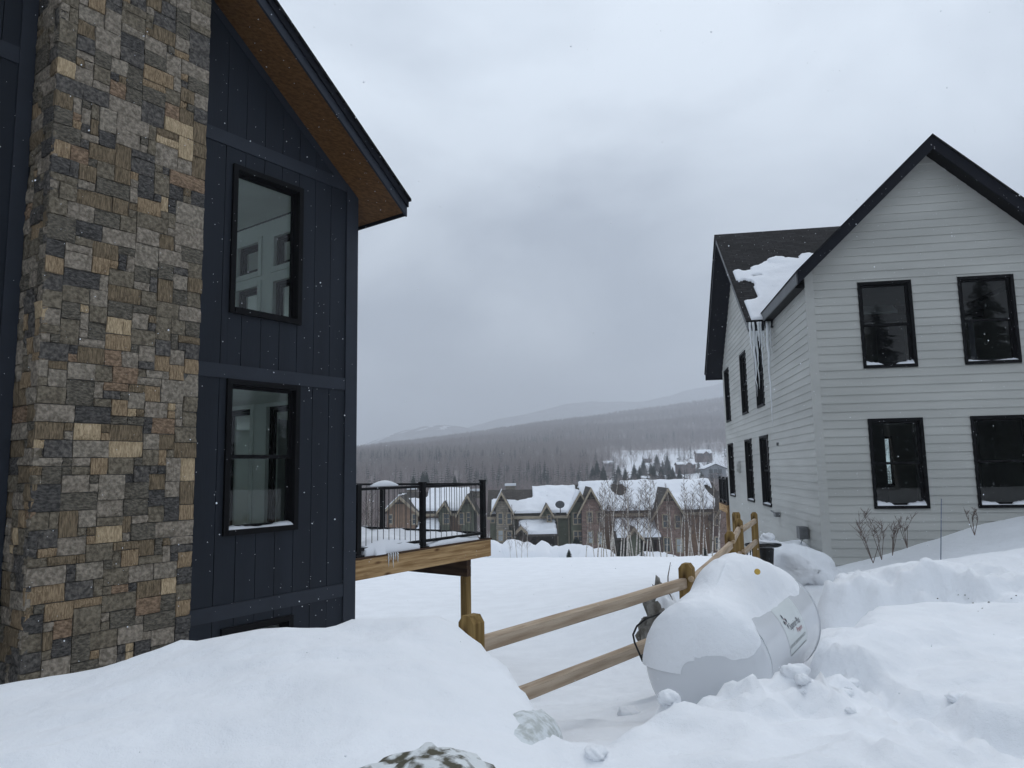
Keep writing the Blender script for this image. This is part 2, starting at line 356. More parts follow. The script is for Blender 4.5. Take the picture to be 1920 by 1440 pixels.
# ------------------------------------------------------------------ ground
def poly_sd(px, py, poly):
    d = np.full(px.shape, 1e9); inside = np.zeros(px.shape, bool); n = len(poly)
    for i in range(n):
        x0, y0 = poly[i]; x1, y1 = poly[(i+1) % n]; ex, ey = x1-x0, y1-y0
        t_ = np.clip(((px-x0)*ex + (py-y0)*ey)/(ex*ex+ey*ey), 0, 1)
        d = np.minimum(d, np.hypot(px-x0-t_*ex, py-y0-t_*ey))
        c = ((y0 > py) != (y1 > py)) & (px < (x1-x0)*(py-y0)/((y1-y0) if y1 != y0 else 1e-9) + x0)
        inside ^= c
    return np.where(inside, -d, d)
def tps(pts, reg=0.02):
    P = np.array(pts, float); n = len(P)
    def k(r): return np.where(r > 0, r*r*np.log(np.maximum(r, 1e-9)), 0)
    A = np.zeros((n+3, n+3)); A[:n, :n] = k(np.hypot(P[:, None, 0]-P[None, :, 0], P[:, None, 1]-P[None, :, 1])) + np.eye(n)*reg
    A[:n, n] = 1; A[:n, n+1:] = P[:, :2]; A[n, :n] = 1; A[n+1:, :n] = P[:, :2].T
    w = np.linalg.solve(A, np.concatenate([P[:, 2], np.zeros(3)]))
    def f(x, y):
        s = w[n] + w[n+1]*x + w[n+2]*y
        for i in range(n): s = s + w[i]*k(np.hypot(x-P[i, 0], y-P[i, 1]))
        return s
    return f
def cpt(px, py, Y):
    v = at(px, py, Y); return (v.x, v.y, v.z)
base_pts = [(0.5, 4.6, -1.62), (0.9, 6.0, -1.98), (1.2, 8, -2.45), (0, 10, -2.95), (-2, 14, -3.5), (2, 15, -3.55), (0, 25, -4.5), (-8, 25, -4.6), (8, 26, -4.2), (-6, 12, -3.2), (-10, 14, -3.4), (-14, 24, -4.4),
            (-4.6, 6.4, -1.9), (-8, 4, -1.6), (-3, 6.5, -2.1), (-1, 6, -2.0), (-10, 0, -1.5), (-3, 0, -1.6), (0, 0, -1.62), (3, 0, -1.6), (8, 0, -1.4), (14, 4, -1.2), (0, -5, -1.6), (8, -6, -1.4), (-10, -6, -1.5),
            (1.0, 3.9, -1.6), (2.2, 5.2, -1.62), (3.2, 7.0, -1.75), (3.6, 9.5, -2.15), (4.6, 12, -2.5),
            cpt(1547, 1065, 14.8), cpt(1700, 1037, 14.2), cpt(1920, 975, 13.8), (16, 14, -0.7), (14, 9, -0.95), cpt(1620, 1090, 9.2), cpt(1800, 1045, 9.0),
            (5.3, 16.5, -2.0), (5.6, 18, -2.3), (6.2, 22, -3.0), (7, 28, -3.8), (4.2, 14.5, -2.55), (4.6, 17, -2.7), (12, 20, -1.6), (20, 20, -1.2), (20, 5, -0.8),
            cpt(1560, 1180, 6.2), cpt(1700, 1180, 6.4), cpt(1900, 1140, 6.6), cpt(1700, 1310, 4.4), cpt(1900, 1300, 4.5), cpt(1900, 1430, 3.3), (-16, 10, -2.6), (-16, 0, -1.6)]
base_near = tps(base_pts)
POLY_L = [(-9, 1.0), (-9, 4.6), (-4.2, 4.4), (-2.6, 4.25), (-1.35, 4.18), (-0.42, 4.15), (-0.10, 4.02), (0.02, 3.72), (0.13, 3.32), (0.22, 2.95), (0.28, 2.4), (0.3, 1.0)]
PTS_L = [(-9, 4.4, -1.45), cpt(0, 1274, 4.2), cpt(250, 1222, 4.2), cpt(480, 1172, 4.05), cpt(620, 1176, 4.0), cpt(760, 1168, 3.95), cpt(850, 1170, 3.95), cpt(880, 1188, 4.05), cpt(908, 1214, 3.95), cpt(962, 1290, 3.4), cpt(1035, 1420, 2.8),
         cpt(0, 1440, 2.7), cpt(300, 1440, 2.55), cpt(600, 1440, 2.4), cpt(850, 1440, 2.35), cpt(800, 1330, 2.9), cpt(500, 1320, 3.0), cpt(150, 1360, 3.2), (-1, 1.4, -1.12), (-3, 1.2, -1.2), (-8, 1.5, -1.35)]
top_l = tps(PTS_L, 0.001)
POLY_R = [(0.3, 1.0), (0.3, 2.4), (0.34, 2.75), (0.45, 3.2), (0.70, 3.62), (1.05, 3.72), (1.35, 3.8), (1.75, 4.1), (2.3, 4.75), (2.9, 5.6), (3.6, 5.6), (7, 5.2), (9, 1.0)]
PTS_R = [cpt(1060, 1425, 2.85), cpt(1120, 1388, 3.1), cpt(1180, 1345, 3.5), cpt(1260, 1318, 3.7), cpt(1390, 1272, 3.85), cpt(1480, 1246, 4.15), cpt(1540, 1190, 4.9), cpt(1300, 1440, 2.95), cpt(1500, 1440, 2.9), cpt(1500, 1340, 3.5),
         cpt(1640, 1260, 4.4), cpt(1700, 1330, 4.1), cpt(1900, 1320, 4.3), cpt(1880, 1430, 3.2), cpt(1750, 1210, 5.4), cpt(1900, 1180, 5.6), (1, 1.5, -1.3), (4, 1.5, -1.35), (8, 3, -1.3)]
top_r = tps(PTS_R, 0.004)
POLY_B = [cpt(1553, 1130, 7.3)[:2], cpt(1640, 1130, 7.2)[:2], cpt(1760, 1130, 7.1)[:2], cpt(1850, 1120, 7.0)[:2], cpt(1990, 1120, 6.9)[:2], (9.5, 7.2), (9.5, 9.0), cpt(1800, 1050, 8.3)[:2], cpt(1580, 1080, 8.3)[:2]]
PTS_B = [cpt(1565, 1085, 7.6), cpt(1640, 1066, 7.6), cpt(1740, 1054, 7.6), cpt(1850, 1064, 7.5), cpt(1920, 1080, 7.4), (9.5, 8, -1.0), (3.7, 8.3, -1.35), (6.2, 8.3, -1.05)]
top_b = tps(PTS_B)
LUMPLINE = [cpt(1400, 1300, 3.7)[:2], cpt(1500, 1265, 4.0)[:2], cpt(1600, 1320, 3.8)[:2], cpt(1720, 1380, 3.5)[:2], cpt(1860, 1440, 3.1)[:2]]
LUMP2 = [cpt(1240, 1335, 3.62)[:2], cpt(1330, 1305, 3.7)[:2], cpt(1430, 1280, 3.85)[:2], cpt(1500, 1262, 4.1)[:2], cpt(1570, 1230, 4.7)[:2], cpt(1600, 1190, 5.4)[:2]]
SHELF = [cpt(1540, 1195, 4.95)[:2], cpt(1556, 1262, 4.4)[:2], cpt(1640, 1292, 4.2)[:2], cpt(1725, 1352, 3.8)[:2], cpt(1850, 1425, 3.35)[:2], cpt(2050, 1440, 3.2)[:2], cpt(2150, 1150, 5.8)[:2], cpt(1660, 1170, 5.9)[:2]]
RIDGES = [([cpt(1392, 1270, 3.9)[:2], cpt(1400, 1330, 3.4)[:2], cpt(1370, 1440, 2.8)[:2]], 0.055, 0.16), ([cpt(1392, 1270, 3.9)[:2], cpt(1260, 1322, 3.7)[:2], cpt(1120, 1392, 3.1)[:2]], 0.03, 0.14), ([cpt(1480, 1440, 2.7)[:2], cpt(1600, 1390, 3.1)[:2], cpt(1690, 1440, 2.85)[:2]], 0.10, 0.15)]
BOWL = cpt(1480, 1350, 3.35)[:2]
def line_dist(x, y, ln):
    d = np.full(x.shape, 1e9)
    for (x0, y0), (x1, y1) in zip(ln[:-1], ln[1:]):
        ex, ey = x1-x0, y1-y0; t_ = np.clip(((x-x0)*ex+(y-y0)*ey)/(ex*ex+ey*ey), 0, 1); d = np.minimum(d, np.hypot(x-x0-t_*ex, y-y0-t_*ey))
    return d
def ground(x, y):
    x = np.asarray(x, float); y = np.asarray(y, float)
    cxn = np.clip(x, -18, 22); cyn = np.clip(y, -7, 28)
    zn = base_near(cxn, cyn)
    # long field: falls gently to a crest at about 50 m, then steeper to the houses, then the valley floor
    yy = np.maximum(y, 1.0)
    zf = np.interp(yy, [0, 20, 28, 50, 53, 58, 78, 100, 180, 300, 20000], [-3.6, -4.0, -4.62, -6.05, -6.35, -7.2, -9.6, -11, -14, -16, -40]) - 0.012*np.clip(x, -30, 60)*sstep(25, 50, y)*(1-sstep(70, 140, y))
    w = sstep(20, 34, np.maximum(y, np.abs(x)*1.0))
    back = sstep(-4, -12, y)
    z = zn*(1-w) + zf*w
    z = z*(1-back) + (-1.5)*back
    near = (np.abs(x) < 12) & (y < 12)
    # banks piled by the plough
    for poly, top, fall, wob in ((POLY_L, top_l, 0.20, 0.04), (POLY_R, top_r, 0.55, 0.16), (POLY_B, top_b, 0.50, 0.30)):
        d = poly_sd(x, y, poly) + wob*fbm(x*1.9, y*1.9, 3, 205); k = 1 - sstep(-0.12, fall, d)
        zt = np.where(d < 0.8, np.clip(top(np.clip(x, -9, 9.5), np.clip(y, 1, 9)), -1.7, -0.6), z)
        z = np.where((k > 0) & near, z + np.maximum(zt - z, 0)*k, z)
    # surface relief
    a = 1 - sstep(14, 60, y)
    z = z + a*(0.055*fbm(x*0.55, y*0.8, 3, 3) + 0.028*fbm(x*1.5+0.4*y, y*2.7, 3, 9))
    z = z + a*0.013*fbm(x*1.6+0.9*y, y*6.5-0.8*x, 3, 241)*(1-sstep(8, 12, y))
    r1 = fbm(x*0.9+0.7*y, y*1.9-0.2*x, 3, 21); z = z + a*0.10*np.maximum(0, 0.20-np.abs(r1))*(1-sstep(9, 14, y))
    # shelf of deeper snow on the right, cut off steeply on its left by the trodden path
    dd = poly_sd(x, y, SHELF) + 0.07*fbm(x*2.3, y*2.3, 3, 231); z = z + 0.17*(1-sstep(-0.04, 0.13, dd))*(x < 8)
    for ln, hgt, wl in RIDGES:
        d2 = line_dist(x, y, ln); z = z + hgt*np.exp(-d2/wl)*(1+0.5*fbm(x*2, y*2, 2, 237))
    z = z - 0.10*np.exp(-((x-BOWL[0])/0.30)**2-((y-BOWL[1])/0.36)**2)
    rr_ = 1-sstep(-0.35, 0.15, poly_sd(x, y, POLY_R)); z = z + rr_*(0.11*np.abs(fbm(x*1.25+2, y*1.6, 4, 211))-0.02)*(y > 2.2)*(x < 7)
    ld2 = line_dist(x, y, LUMP2); z = z + np.exp(-(ld2/0.22)**2)*(-0.02+0.10*np.abs(fbm(x*3.1, y*3.1, 4, 215))+0.03*fbm(x*10, y*10, 2, 217))
    ld = line_dist(x, y, LUMPLINE); lm = np.exp(-(ld/0.34)**2)
    z = z + lm*(0.16*np.abs(fbm(x*3.6, y*3.6, 3, 31)) + 0.05*fbm(x*9, y*9, 3, 33))
    fb = np.exp(-(poly_sd(x, y, POLY_B)/0.28)**2)*(y < 8.2); z = z + fb*(0.20*np.abs(fbm(x*2.2, y*3.0, 4, 41)) - 0.05 + 0.05*fbm(x*8, y*8, 3, 43))
    z = z + sstep(48, 56, y)*(1-sstep(62, 70, y))*0.25*fbm(x*0.25, y*0.25, 3, 51)
    return z
def axis(lo, hi, step, far_lo, far_hi, grow=1.055):
    a = list(np.arange(lo, hi, step)); s = step; x = a[-1]
    while x < far_hi: s *= grow; x += s; a.append(x)
    s = step; x = lo; pre = []
    while x > far_lo: s *= grow; x -= s; pre.append(x)
    return np.array(pre[::-1] + a)
gx = axis(-4.6, 5.6, 0.045, -6500, 6500); gy = axis(1.6, 8.0, 0.045, -250, 9000)
GX, GY = np.meshgrid(gx, gy); GZ = ground(GX.ravel(), GY.ravel())
nx_, ny_ = len(gx), len(gy)
me = bpy.data.meshes.new('snow_ground')
co = np.stack([GX.ravel(), GY.ravel(), GZ], 1)
idx = np.arange(nx_*ny_).reshape(ny_, nx_)
q = np.stack([idx[:-1, :-1], idx[:-1, 1:], idx[1:, 1:], idx[1:, :-1]], -1).reshape(-1, 4)
def fast_mesh(me, co, q):
    k = q.shape[1]
    me.vertices.add(len(co)); me.vertices.foreach_set('co', co.astype(np.float32).ravel())
    me.loops.add(len(q)*k); me.loops.foreach_set('vertex_index', q.astype(np.int32).ravel())
    me.polygons.add(len(q)); me.polygons.foreach_set('loop_start', np.arange(0, len(q)*k, k, dtype=np.int32)); me.polygons.foreach_set('loop_total', np.full(len(q), k, np.int32))
    me.update(calc_edges=True); me.validate()
fast_mesh(me, co, q); me.shade_smooth()
tag(link('snow_ground', me, SNOW), kind='structure')
def gz(x, y): return float(ground(np.array([x]), np.array([y]))[0])
def on_ground(px, py, y0=2.0, y1=20.0):
    """where the line of sight of a photo pixel first meets the snow"""
    ys = np.arange(y0, y1, 0.03); d = at(px, py, 1.0); hit = np.where(d.z*ys < ground(d.x*ys, ys))[0]
    y = float(ys[hit[0]]) if len(hit) else y1
    return Vector((d.x*y, y, d.z*y))

# ------------------------------------------------------------------ hills
def sil(px, py, Y): v = at(px, py, Y); return v.x, v.z
def grid_hill(name, xs, ys, fn, m, kind='structure', brush=None):
    X, Y = np.meshgrid(xs, ys); zz = fn(X.ravel(), Y.ravel()); co = np.stack([X.ravel(), Y.ravel(), zz], 1)
    idx = np.arange(co.shape[0]).reshape(len(ys), len(xs)); q = np.stack([idx[:-1, :-1], idx[:-1, 1:], idx[1:, 1:], idx[1:, :-1]], -1).reshape(-1, 4)
    me = bpy.data.meshes.new(name); fast_mesh(me, co, q); me.shade_smooth()
    if brush is not None:
        at_ = me.attributes.new('brush', 'FLOAT', 'POINT'); at_.data.foreach_set('value', brush(X.ravel(), Y.ravel()).astype(np.float32))
    o = link(name, me, m); tag(o, kind=kind); return o
RY = 2000
rid = [sil(a, b_, RY) for a, b_ in ((560, 862), (665, 846), (800, 829), (900, 813), (1000, 798), (1100, 786), (1200, 771), (1300, 758), (1355, 750), (1500, 735), (1700, 715))]
RX = [-2200] + [a for a, _ in rid] + [2600]; RZ = [10] + [b_ for _, b_ in rid] + [330]
def hill_z(x, y):
    H = np.interp(x, RX, RZ); g = np.clip((y-250)/(RY-250), 0, None)
    up = np.where(g < 1, g**1.12, 1-0.6*(g-1))
    z = -16 + up*(H+16) + fbm(x/260, y/260, 4, 61)*9*np.clip(g*3, 0, 1)*np.where(g < 0.8, 1, np.clip((1.0-g)*5, 0.15, 1))
    z = z + fbm(x/60, y/60, 2, 63)*1.5*np.clip(g*4, 0, 1)
    return z
def open_land(x, y):
    """1 where the slope is open snow between thin trees (round the village houses)"""
    a = x/np.maximum(y, 1)
    return sstep(0.09, 0.16, a + 0.03*fbm(x/70, y/70, 2, 71))*(1-sstep(620, 860, y+60*fbm(x/90, y/90, 2, 73)))*sstep(250, 330, y)
m, t, b = nodes('hill_floor'); HILLM = m; b.inputs['Roughness'].default_value = 0.9; b.inputs['Specular IOR Level'].default_value = 0.05
a_ = t.nodes.new('ShaderNodeAttribute'); a_.attribute_name = 'brush'
n = t.nodes.new('ShaderNodeTexNoise'); n.inputs['Scale'].default_value = 0.06; n.inputs['Detail'].default_value = 8; tcn = t.nodes.new('ShaderNodeTexCoord'); t.links.new(tcn.outputs['Object'], n.inputs['Vector'])
ad = t.nodes.new('ShaderNodeMath'); ad.operation = 'MULTIPLY_ADD'; t.links.new(n.outputs[0], ad.inputs[0]); ad.inputs[1].default_value = 0.5; t.links.new(a_.outputs['Fac'], ad.inputs[2])
rp = t.nodes.new('ShaderNodeValToRGB'); rp.color_ramp.elements[0].position = 0.45; rp.color_ramp.elements[0].color = (0.74, 0.76, 0.80, 1)
rp.color_ramp.elements[1].position = 1.05; rp.color_ramp.elements[1].color = (0.24, 0.21, 0.205, 1); t.links.new(ad.outputs[0], rp.inputs[0]); t.links.new(rp.outputs[0], b.inputs['Base Color'])
grid_hill('hillside', np.arange(-1500, 2300, 14), np.concatenate([np.arange(245, 900, 8), np.arange(900, 2500, 16)]), hill_z, HILLM, brush=lambda x, y: 1.0-0.95*open_land(x, y))
FY = 4600
far = [sil(a, b_, FY) for a, b_ in ((600, 850), (800, 826), (860, 808), (930, 789), (1000, 773), (1060, 759), (1130, 755), (1200, 754), (1250, 743), (1300, 729), (1355, 718), (1500, 700), (1700, 690))]
FXs = [-5500] + [a for a, _ in far] + [5500]; FZs = [60] + [b_ for _, b_ in far] + [620]
def far_z(x, y):
    return -40 + (np.interp(x, FXs, FZs)+40)*np.exp(-((y-FY)/900)**2) + fbm(x/300, y/300, 3, 81)*14
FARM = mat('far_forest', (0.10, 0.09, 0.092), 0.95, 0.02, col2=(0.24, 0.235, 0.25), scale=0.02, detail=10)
grid_hill('far_mountain', np.arange(-4500, 4600, 40), np.arange(3200, 5400, 50), far_z, FARM)
SY = 3600
ski = [sil(a, b_, SY) for a, b_ in ((560, 875), (620, 856), (665, 840), (700, 828), (740, 813), (770, 805), (800, 799), (830, 797), (860, 799), (890, 805), (930, 818), (1000, 845))]
SXs = [-2500] + [a for a, _ in ski] + [800]; SZs = [-20] + [b_ for _, b_ in ski] + [0]
def ski_z(x, y):
    return -45 + (np.interp(x, SXs, SZs)+45)*np.exp(-((y-SY)/520)**2) + fbm(x/120, y/120, 3, 91)*4*np.exp(-((y-SY)/300)**2)
grid_hill('ski_hill', np.arange(-2200, 700, 22), np.arange(2750, 4300, 24), ski_z, FARM)
for i, (xa, ya, xb, yb, wd) in enumerate(((676, 846, 706, 833, 26), (722, 832, 738, 822, 22), (736, 826, 748, 815, 20), (760, 818, 775, 811, 20), (778, 811, 792, 802, 20), (794, 814, 806, 808, 16), (812, 806, 817, 800, 16), (824, 802, 830, 799, 16), (834, 811, 842, 803, 15), (664, 843, 684, 838, 30), (700, 841, 712, 836, 14))):
    # cleared runs: strips of snow lying on the hill's near face
    pa, pb = at(xa, ya, SY), at(xb, yb, SY); v = []; f = []
    for k in range(9):
        q_ = k/8; x = pa.x+(pb.x-pa.x)*q_; zt = pa.z+(pb.z-pa.z)*q_
        H = np.interp(x, SXs, SZs)+45; yy = SY - 520*math.sqrt(max(0.0, -math.log(min(0.999, max(0.02, (zt+45)/H)))))
        for sgn in (-1, 1):
            xx = x + sgn*1.5*wd*(0.6+0.4*math.sin(k*1.7+i)); y2 = yy - 8*sgn*0
            v.append((xx, y2, float(ski_z(np.array([xx]), np.array([y2]))[0])+5))
    f = [(2*k, 2*k+1, 2*k+3, 2*k+2) for k in range(8)]
    me = bpy.data.meshes.new('ski_run'); me.from_pydata(v, [], f); me.update(); tag(link('ski_run', me, SNOWFAR), kind='structure')

# ------------------------------------------------------------------ tree generators
def conifer_mesh(name, h, r, whorls, per, seed, nf=3):
    rd = random.Random(seed); mb = MB()
    mb.tube([(0, 0, 0), (0, 0, h*0.5), (0, 0, h*0.98)], [h*0.016, h*0.010, h*0.002], 5)
    for w in range(whorls):
        q = w/whorls; z = h*(0.08+0.9*q); L = r*(1-q)**0.85*(0.75+0.5*rd.random())+0.02*h
        for k in range(per):
            a = rd.uniform(0, 6.283); l = L*rd.uniform(0.6, 1.1); dr = l*rd.uniform(0.15, 0.45); c, s_ = math.cos(a), math.sin(a)
            for j in range(nf):
                t0, t1 = j/nf*0.9, (j+1)/nf; wdt = l*0.26*(1-0.5*t0)*rd.uniform(0.7, 1.2)
                p0 = (c*l*t0, s_*l*t0, z-dr*t0*t0); p1 = (c*l*t1, s_*l*t1, z-dr*t1*t1-rd.uniform(0, 0.04)*l)
                mx, my, mz = (p0[0]+p1[0])/2, (p0[1]+p1[1])/2, (p0[2]+p1[2])/2-0.03*l
                k0 = len(mb.v)
                mb.v += [p0, (mx-s_*wdt, my+c*wdt, mz-wdt*rd.uniform(0.2, 0.7)), p1, (mx+s_*wdt, my-c*wdt, mz-wdt*rd.uniform(0.2, 0.7))]
                mb.f += [(k0, k0+1, k0+2), (k0, k0+2, k0+3)]
    return mb.mesh(name)
def bare_tree(h, seed, spread=0.35, n1=14, n2=4, n3=3, r0=None, crown0=0.35, lean=0.05, sides=5, twr=1.0):
    rd = random.Random(seed); tr, br = MB(), MB(); r0 = r0 or h*0.011
    lx, ly = rd.uniform(-lean, lean), rd.uniform(-lean, lean); ph = rd.uniform(0, 6)
    def tp(q): return Vector((lx*h*q+0.012*h*math.sin(q*5+ph)*q, ly*h*q+0.01*h*math.sin(q*4+ph*2)*q, h*q))
    pts = [tp(i/9) for i in range(10)]; tr.tube(pts, [r0*(1-0.85*i/9) for i in range(10)], sides)
    def twig(p, d, l, r, lev):
        d = d.normalized(); mid = p+d*l*0.5+Vector((rd.uniform(-.06, .06), rd.uniform(-.06, .06), 0.04))*l; e = p+d*l+Z*l*0.12
        br.tube([p, mid, e], [r, r*0.7, r*0.25], 3, cap=False)
        n = (n2, n3, 0)[lev]
        for _ in range(n):
            q = rd.uniform(0.25, 0.95); pp = p.lerp(mid, q*2) if q < .5 else mid.lerp(e, q*2-1)
            dd = d+Vector((rd.uniform(-1, 1), rd.uniform(-1, 1), rd.uniform(-0.1, 0.8)))*0.75
            twig(pp, dd, l*rd.uniform(0.35, 0.6), r*0.55, lev+1)
    for i in range(n1):
        q = crown0+(1-crown0)*(i+rd.random())/n1*0.98; a = rd.uniform(0, 6.283); l = h*spread*(1.15-q)*rd.uniform(0.6, 1.1)
        twig(tp(q), Vector((math.cos(a), math.sin(a), rd.uniform(0.7, 1.6))), l, max(r0*(1-0.85*q)*0.55, 0.004)*twr, 0)
    return tr, br

# forest that reads as one mass on the slopes: two stuff objects, each a point set carrying tree copies
def scatter(name, pts, scl, tmpl, label, cat, zrot):
    me = bpy.data.meshes.new(name); fast = np.array(pts, float)
    me.vertices.add(len(fast)); me.vertices.foreach_set('co', fast.astype(np.float32).ravel())
    a = me.attributes.new('tree_scale', 'FLOAT', 'POINT'); a.data.foreach_set('value', np.array(scl, np.float32))
    a = me.attributes.new('tree_turn', 'FLOAT', 'POINT'); a.data.foreach_set('value', np.array(zrot, np.float32))
    o = link(name, me, None)
    g = bpy.data.node_groups.new(name, 'GeometryNodeTree'); g.interface.new_socket('Geometry', in_out='INPUT', socket_type='NodeSocketGeometry'); g.interface.new_socket('Geometry', in_out='OUTPUT', socket_type='NodeSocketGeometry')
    N = g.nodes.new; gi, go = N('NodeGroupInput'), N('NodeGroupOutput'); ins = N('GeometryNodeInstanceOnPoints'); oi = N('GeometryNodeObjectInfo'); oi.inputs[0].default_value = tmpl; oi.inputs['As Instance'].default_value = True
    na = N('GeometryNodeInputNamedAttribute'); na.data_type = 'FLOAT'; na.inputs[0].default_value = 'tree_scale'
    nb = N('GeometryNodeInputNamedAttribute'); nb.data_type = 'FLOAT'; nb.inputs[0].default_value = 'tree_turn'
    cz = N('ShaderNodeCombineXYZ'); L = g.links.new
    L(gi.outputs[0], ins.inputs['Points']); L(oi.outputs['Geometry'], ins.inputs['Instance']); L(na.outputs[0], ins.inputs['Scale']); L(nb.outputs[0], cz.inputs[2]); L(cz.outputs[0], ins.inputs['Rotation']); L(ins.outputs[0], go.inputs[0])
    md = o.modifiers.new('trees', 'NODES'); md.node_group = g
    return tag(o, label, cat, kind='stuff')
def template(name, me, m):
    me.materials.append(m); return bpy.data.objects.new(name, me)
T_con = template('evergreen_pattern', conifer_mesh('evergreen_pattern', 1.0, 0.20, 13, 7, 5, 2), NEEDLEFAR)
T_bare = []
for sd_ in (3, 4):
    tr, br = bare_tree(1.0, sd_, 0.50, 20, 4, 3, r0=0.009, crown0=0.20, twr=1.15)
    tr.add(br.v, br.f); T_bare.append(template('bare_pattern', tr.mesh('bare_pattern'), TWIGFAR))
N0 = 90000
yy = np.sqrt(rng.uniform(255**2, 2250**2, N0)); xx = rng.uniform(-0.42, 0.62, N0)*yy
op = open_land(xx, yy); keep = rng.uniform(0, 1, N0) > op*0.86
# denser close by, thinner far off where each tree is a pixel or two
keep &= rng.uniform(0, 1, N0) < np.clip(1.15-yy/4200, 0.5, 1)
xx, yy, op = xx[keep], yy[keep], op[keep]; zz = hill_z(xx, yy)
ev = fbm(xx/150, yy/210, 3, 101)*1.5 + 0.55*(1-sstep(420, 1250, yy)) - 0.30*op - 0.12
isev = (rng.uniform(0, 1, len(xx)) < np.clip(ev*0.55-0.06, 0.015, 0.45))
hh = rng.uniform(5.5, 13, len(xx)); tz = rng.uniform(0, 6.28, len(xx))
P = np.stack([xx, yy, zz-0.3], 1)
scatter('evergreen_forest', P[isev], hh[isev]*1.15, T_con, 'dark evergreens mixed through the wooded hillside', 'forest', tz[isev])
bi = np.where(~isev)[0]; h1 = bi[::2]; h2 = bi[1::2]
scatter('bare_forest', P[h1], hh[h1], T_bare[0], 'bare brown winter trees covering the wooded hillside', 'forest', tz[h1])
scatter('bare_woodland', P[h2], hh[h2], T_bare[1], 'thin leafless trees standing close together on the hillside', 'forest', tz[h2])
# low thicket of bare trees on the valley floor right behind the townhouses
n_ = 2600; ty = rng.uniform(105, 250, n_); tx = rng.uniform(-0.40, 0.36, n_)*ty
tzv = ground(tx, ty); th = np.clip(rng.normal(8.0, 1.8, n_), 4, 12)*(0.72+0.28*(ty-105)/145)
scatter('valley_thicket', np.stack([tx, ty, tzv-0.2], 1), th, T_bare[0], 'brown leafless thicket behind the row of townhouses', 'thicket', rng.uniform(0, 6.28, n_))

# ------------------------------------------------------------------ windows and boards
def window(house, F, s0, s1, z0, z1, cas=0.055, proud=0.045, double=True, frame_m=BLACK, glass=GLASS, snow=0, rng_=None):
    mb = MB(); d = 0.13
    mb.box(F, s0, s0+cas, z0, z1, -d, proud); mb.box(F, s1-cas, s1, z0, z1, -d, proud)
    mb.box(F, s0+cas, s1-cas, z1-cas, z1, -d, proud-0.002); mb.box(F, s0+cas, s1-cas, z0, z0+cas, -d, proud+0.012)
    w = mb.build('window', frame_m, house)
    a0, a1, b0, b1 = s0+cas, s1-cas, z0+cas, z1-cas; sw = 0.045
    zm = (b0+b1)/2
    parts = [(b0, zm+0.02, -0.075), (zm-0.02, b1, -0.035)] if double else [(b0, b1, -0.06)]
    for c0, c1, o in parts:
        sb = MB(); sb.box(F, a0, a0+sw, c0, c1, o-0.03, o); sb.box(F, a1-sw, a1, c0, c1, o-0.03, o)
        sb.box(F, a0+sw, a1-sw, c1-sw, c1, o-0.03, o-0.001); sb.box(F, a0+sw, a1-sw, c0, c0+sw, o-0.03, o-0.001)
        sb.build('sash', frame_m, w)
        pb = MB(); pb.add([F(a0+sw-.004, c0+sw-.004, o-0.016), F(a1-sw+.004, c0+sw-.004, o-0.016), F(a1-sw+.004, c1-sw+.004, o-0.016), F(a0+sw-.004, c1-sw+.004, o-0.016)], [(0, 1, 2, 3)])
        pb.build('pane', glass, w)
    if snow:
        rd = random.Random(int(s0*100)+int(z0*10)); sm = MB(); n = 22
        vv = []; ff = []
        for i in range(n+1):
            q_ = i/n; h = snow*(0.25+0.75*abs(math.cos(q_*math.pi))**1.5)*(0.8+0.4*rd.random())
            if snow > 0.06 and abs(q_-0.5) < 0.16: h = 0.008
            s = a0+0.003+(a1-a0-0.006)*q_
            for (zz_, oo) in ((b0+0.001, -0.072), (b0+h, -0.070), (b0+h*0.7, -0.01), (b0+h*0.25, 0.035), (b0+0.001, 0.045)): vv.append(F(s, zz_, oo))
        for i in range(n):
            for j in range(4): ff.append((i*5+j, i*5+j+1, (i+1)*5+j+1, (i+1)*5+j))
        sm.add(vv, ff); sm.build('sill_snow', SNOWFAR, w, smooth=True)
    return w
def boards_vertical(house, F, s0, s1, z0, z1, width, holes, halfs=(), thick=0.02, m=NAVY):
    n = max(1, round((s1-s0)/width)); w = (s1-s0)/n
    for i in range(n):
        a, c = s0+i*w+0.005, s0+(i+1)*w-0.005
        hs = [h for h in holes if h[1] > a and h[0] < c and h[3] > z0 and h[2] < z1]
        groups = {0: [], 1: []}
        for p in wall_cells(((a, c, z0+0.001, z1-0.001), halfs), hs):
            full = hs and hs[0][0] <= a and hs[0][1] >= c
            zc_ = sum(q_[1] for q_ in p)/len(p)
            groups[1 if full and zc_ > (hs[0][2]+hs[0][3])/2 else 0].append(p)
        for g in groups.values():
            if g:
                mb = MB()
                for p in g: mb.prism(F, p, 0.001, thick+random.uniform(-0.002, 0.002))
                mb.build('siding_board', m, house)
def lap(F, a0b, a1b, a0t, a1t, z0, z1, mb):
    mb.add([F(a0b, z0, 0.001), F(a1b, z0, 0.001), F(a1t, z1, 0.001), F(a0t, z1, 0.001), F(a0b, z0, 0.033), F(a1b, z0, 0.033), F(a1t, z1, 0.014), F(a0t, z1, 0.014)],
           [(3, 2, 1, 0), (4, 5, 6, 7), (0, 1, 5, 4), (2, 3, 7, 6), (1, 2, 6, 5), (3, 0, 4, 7)])
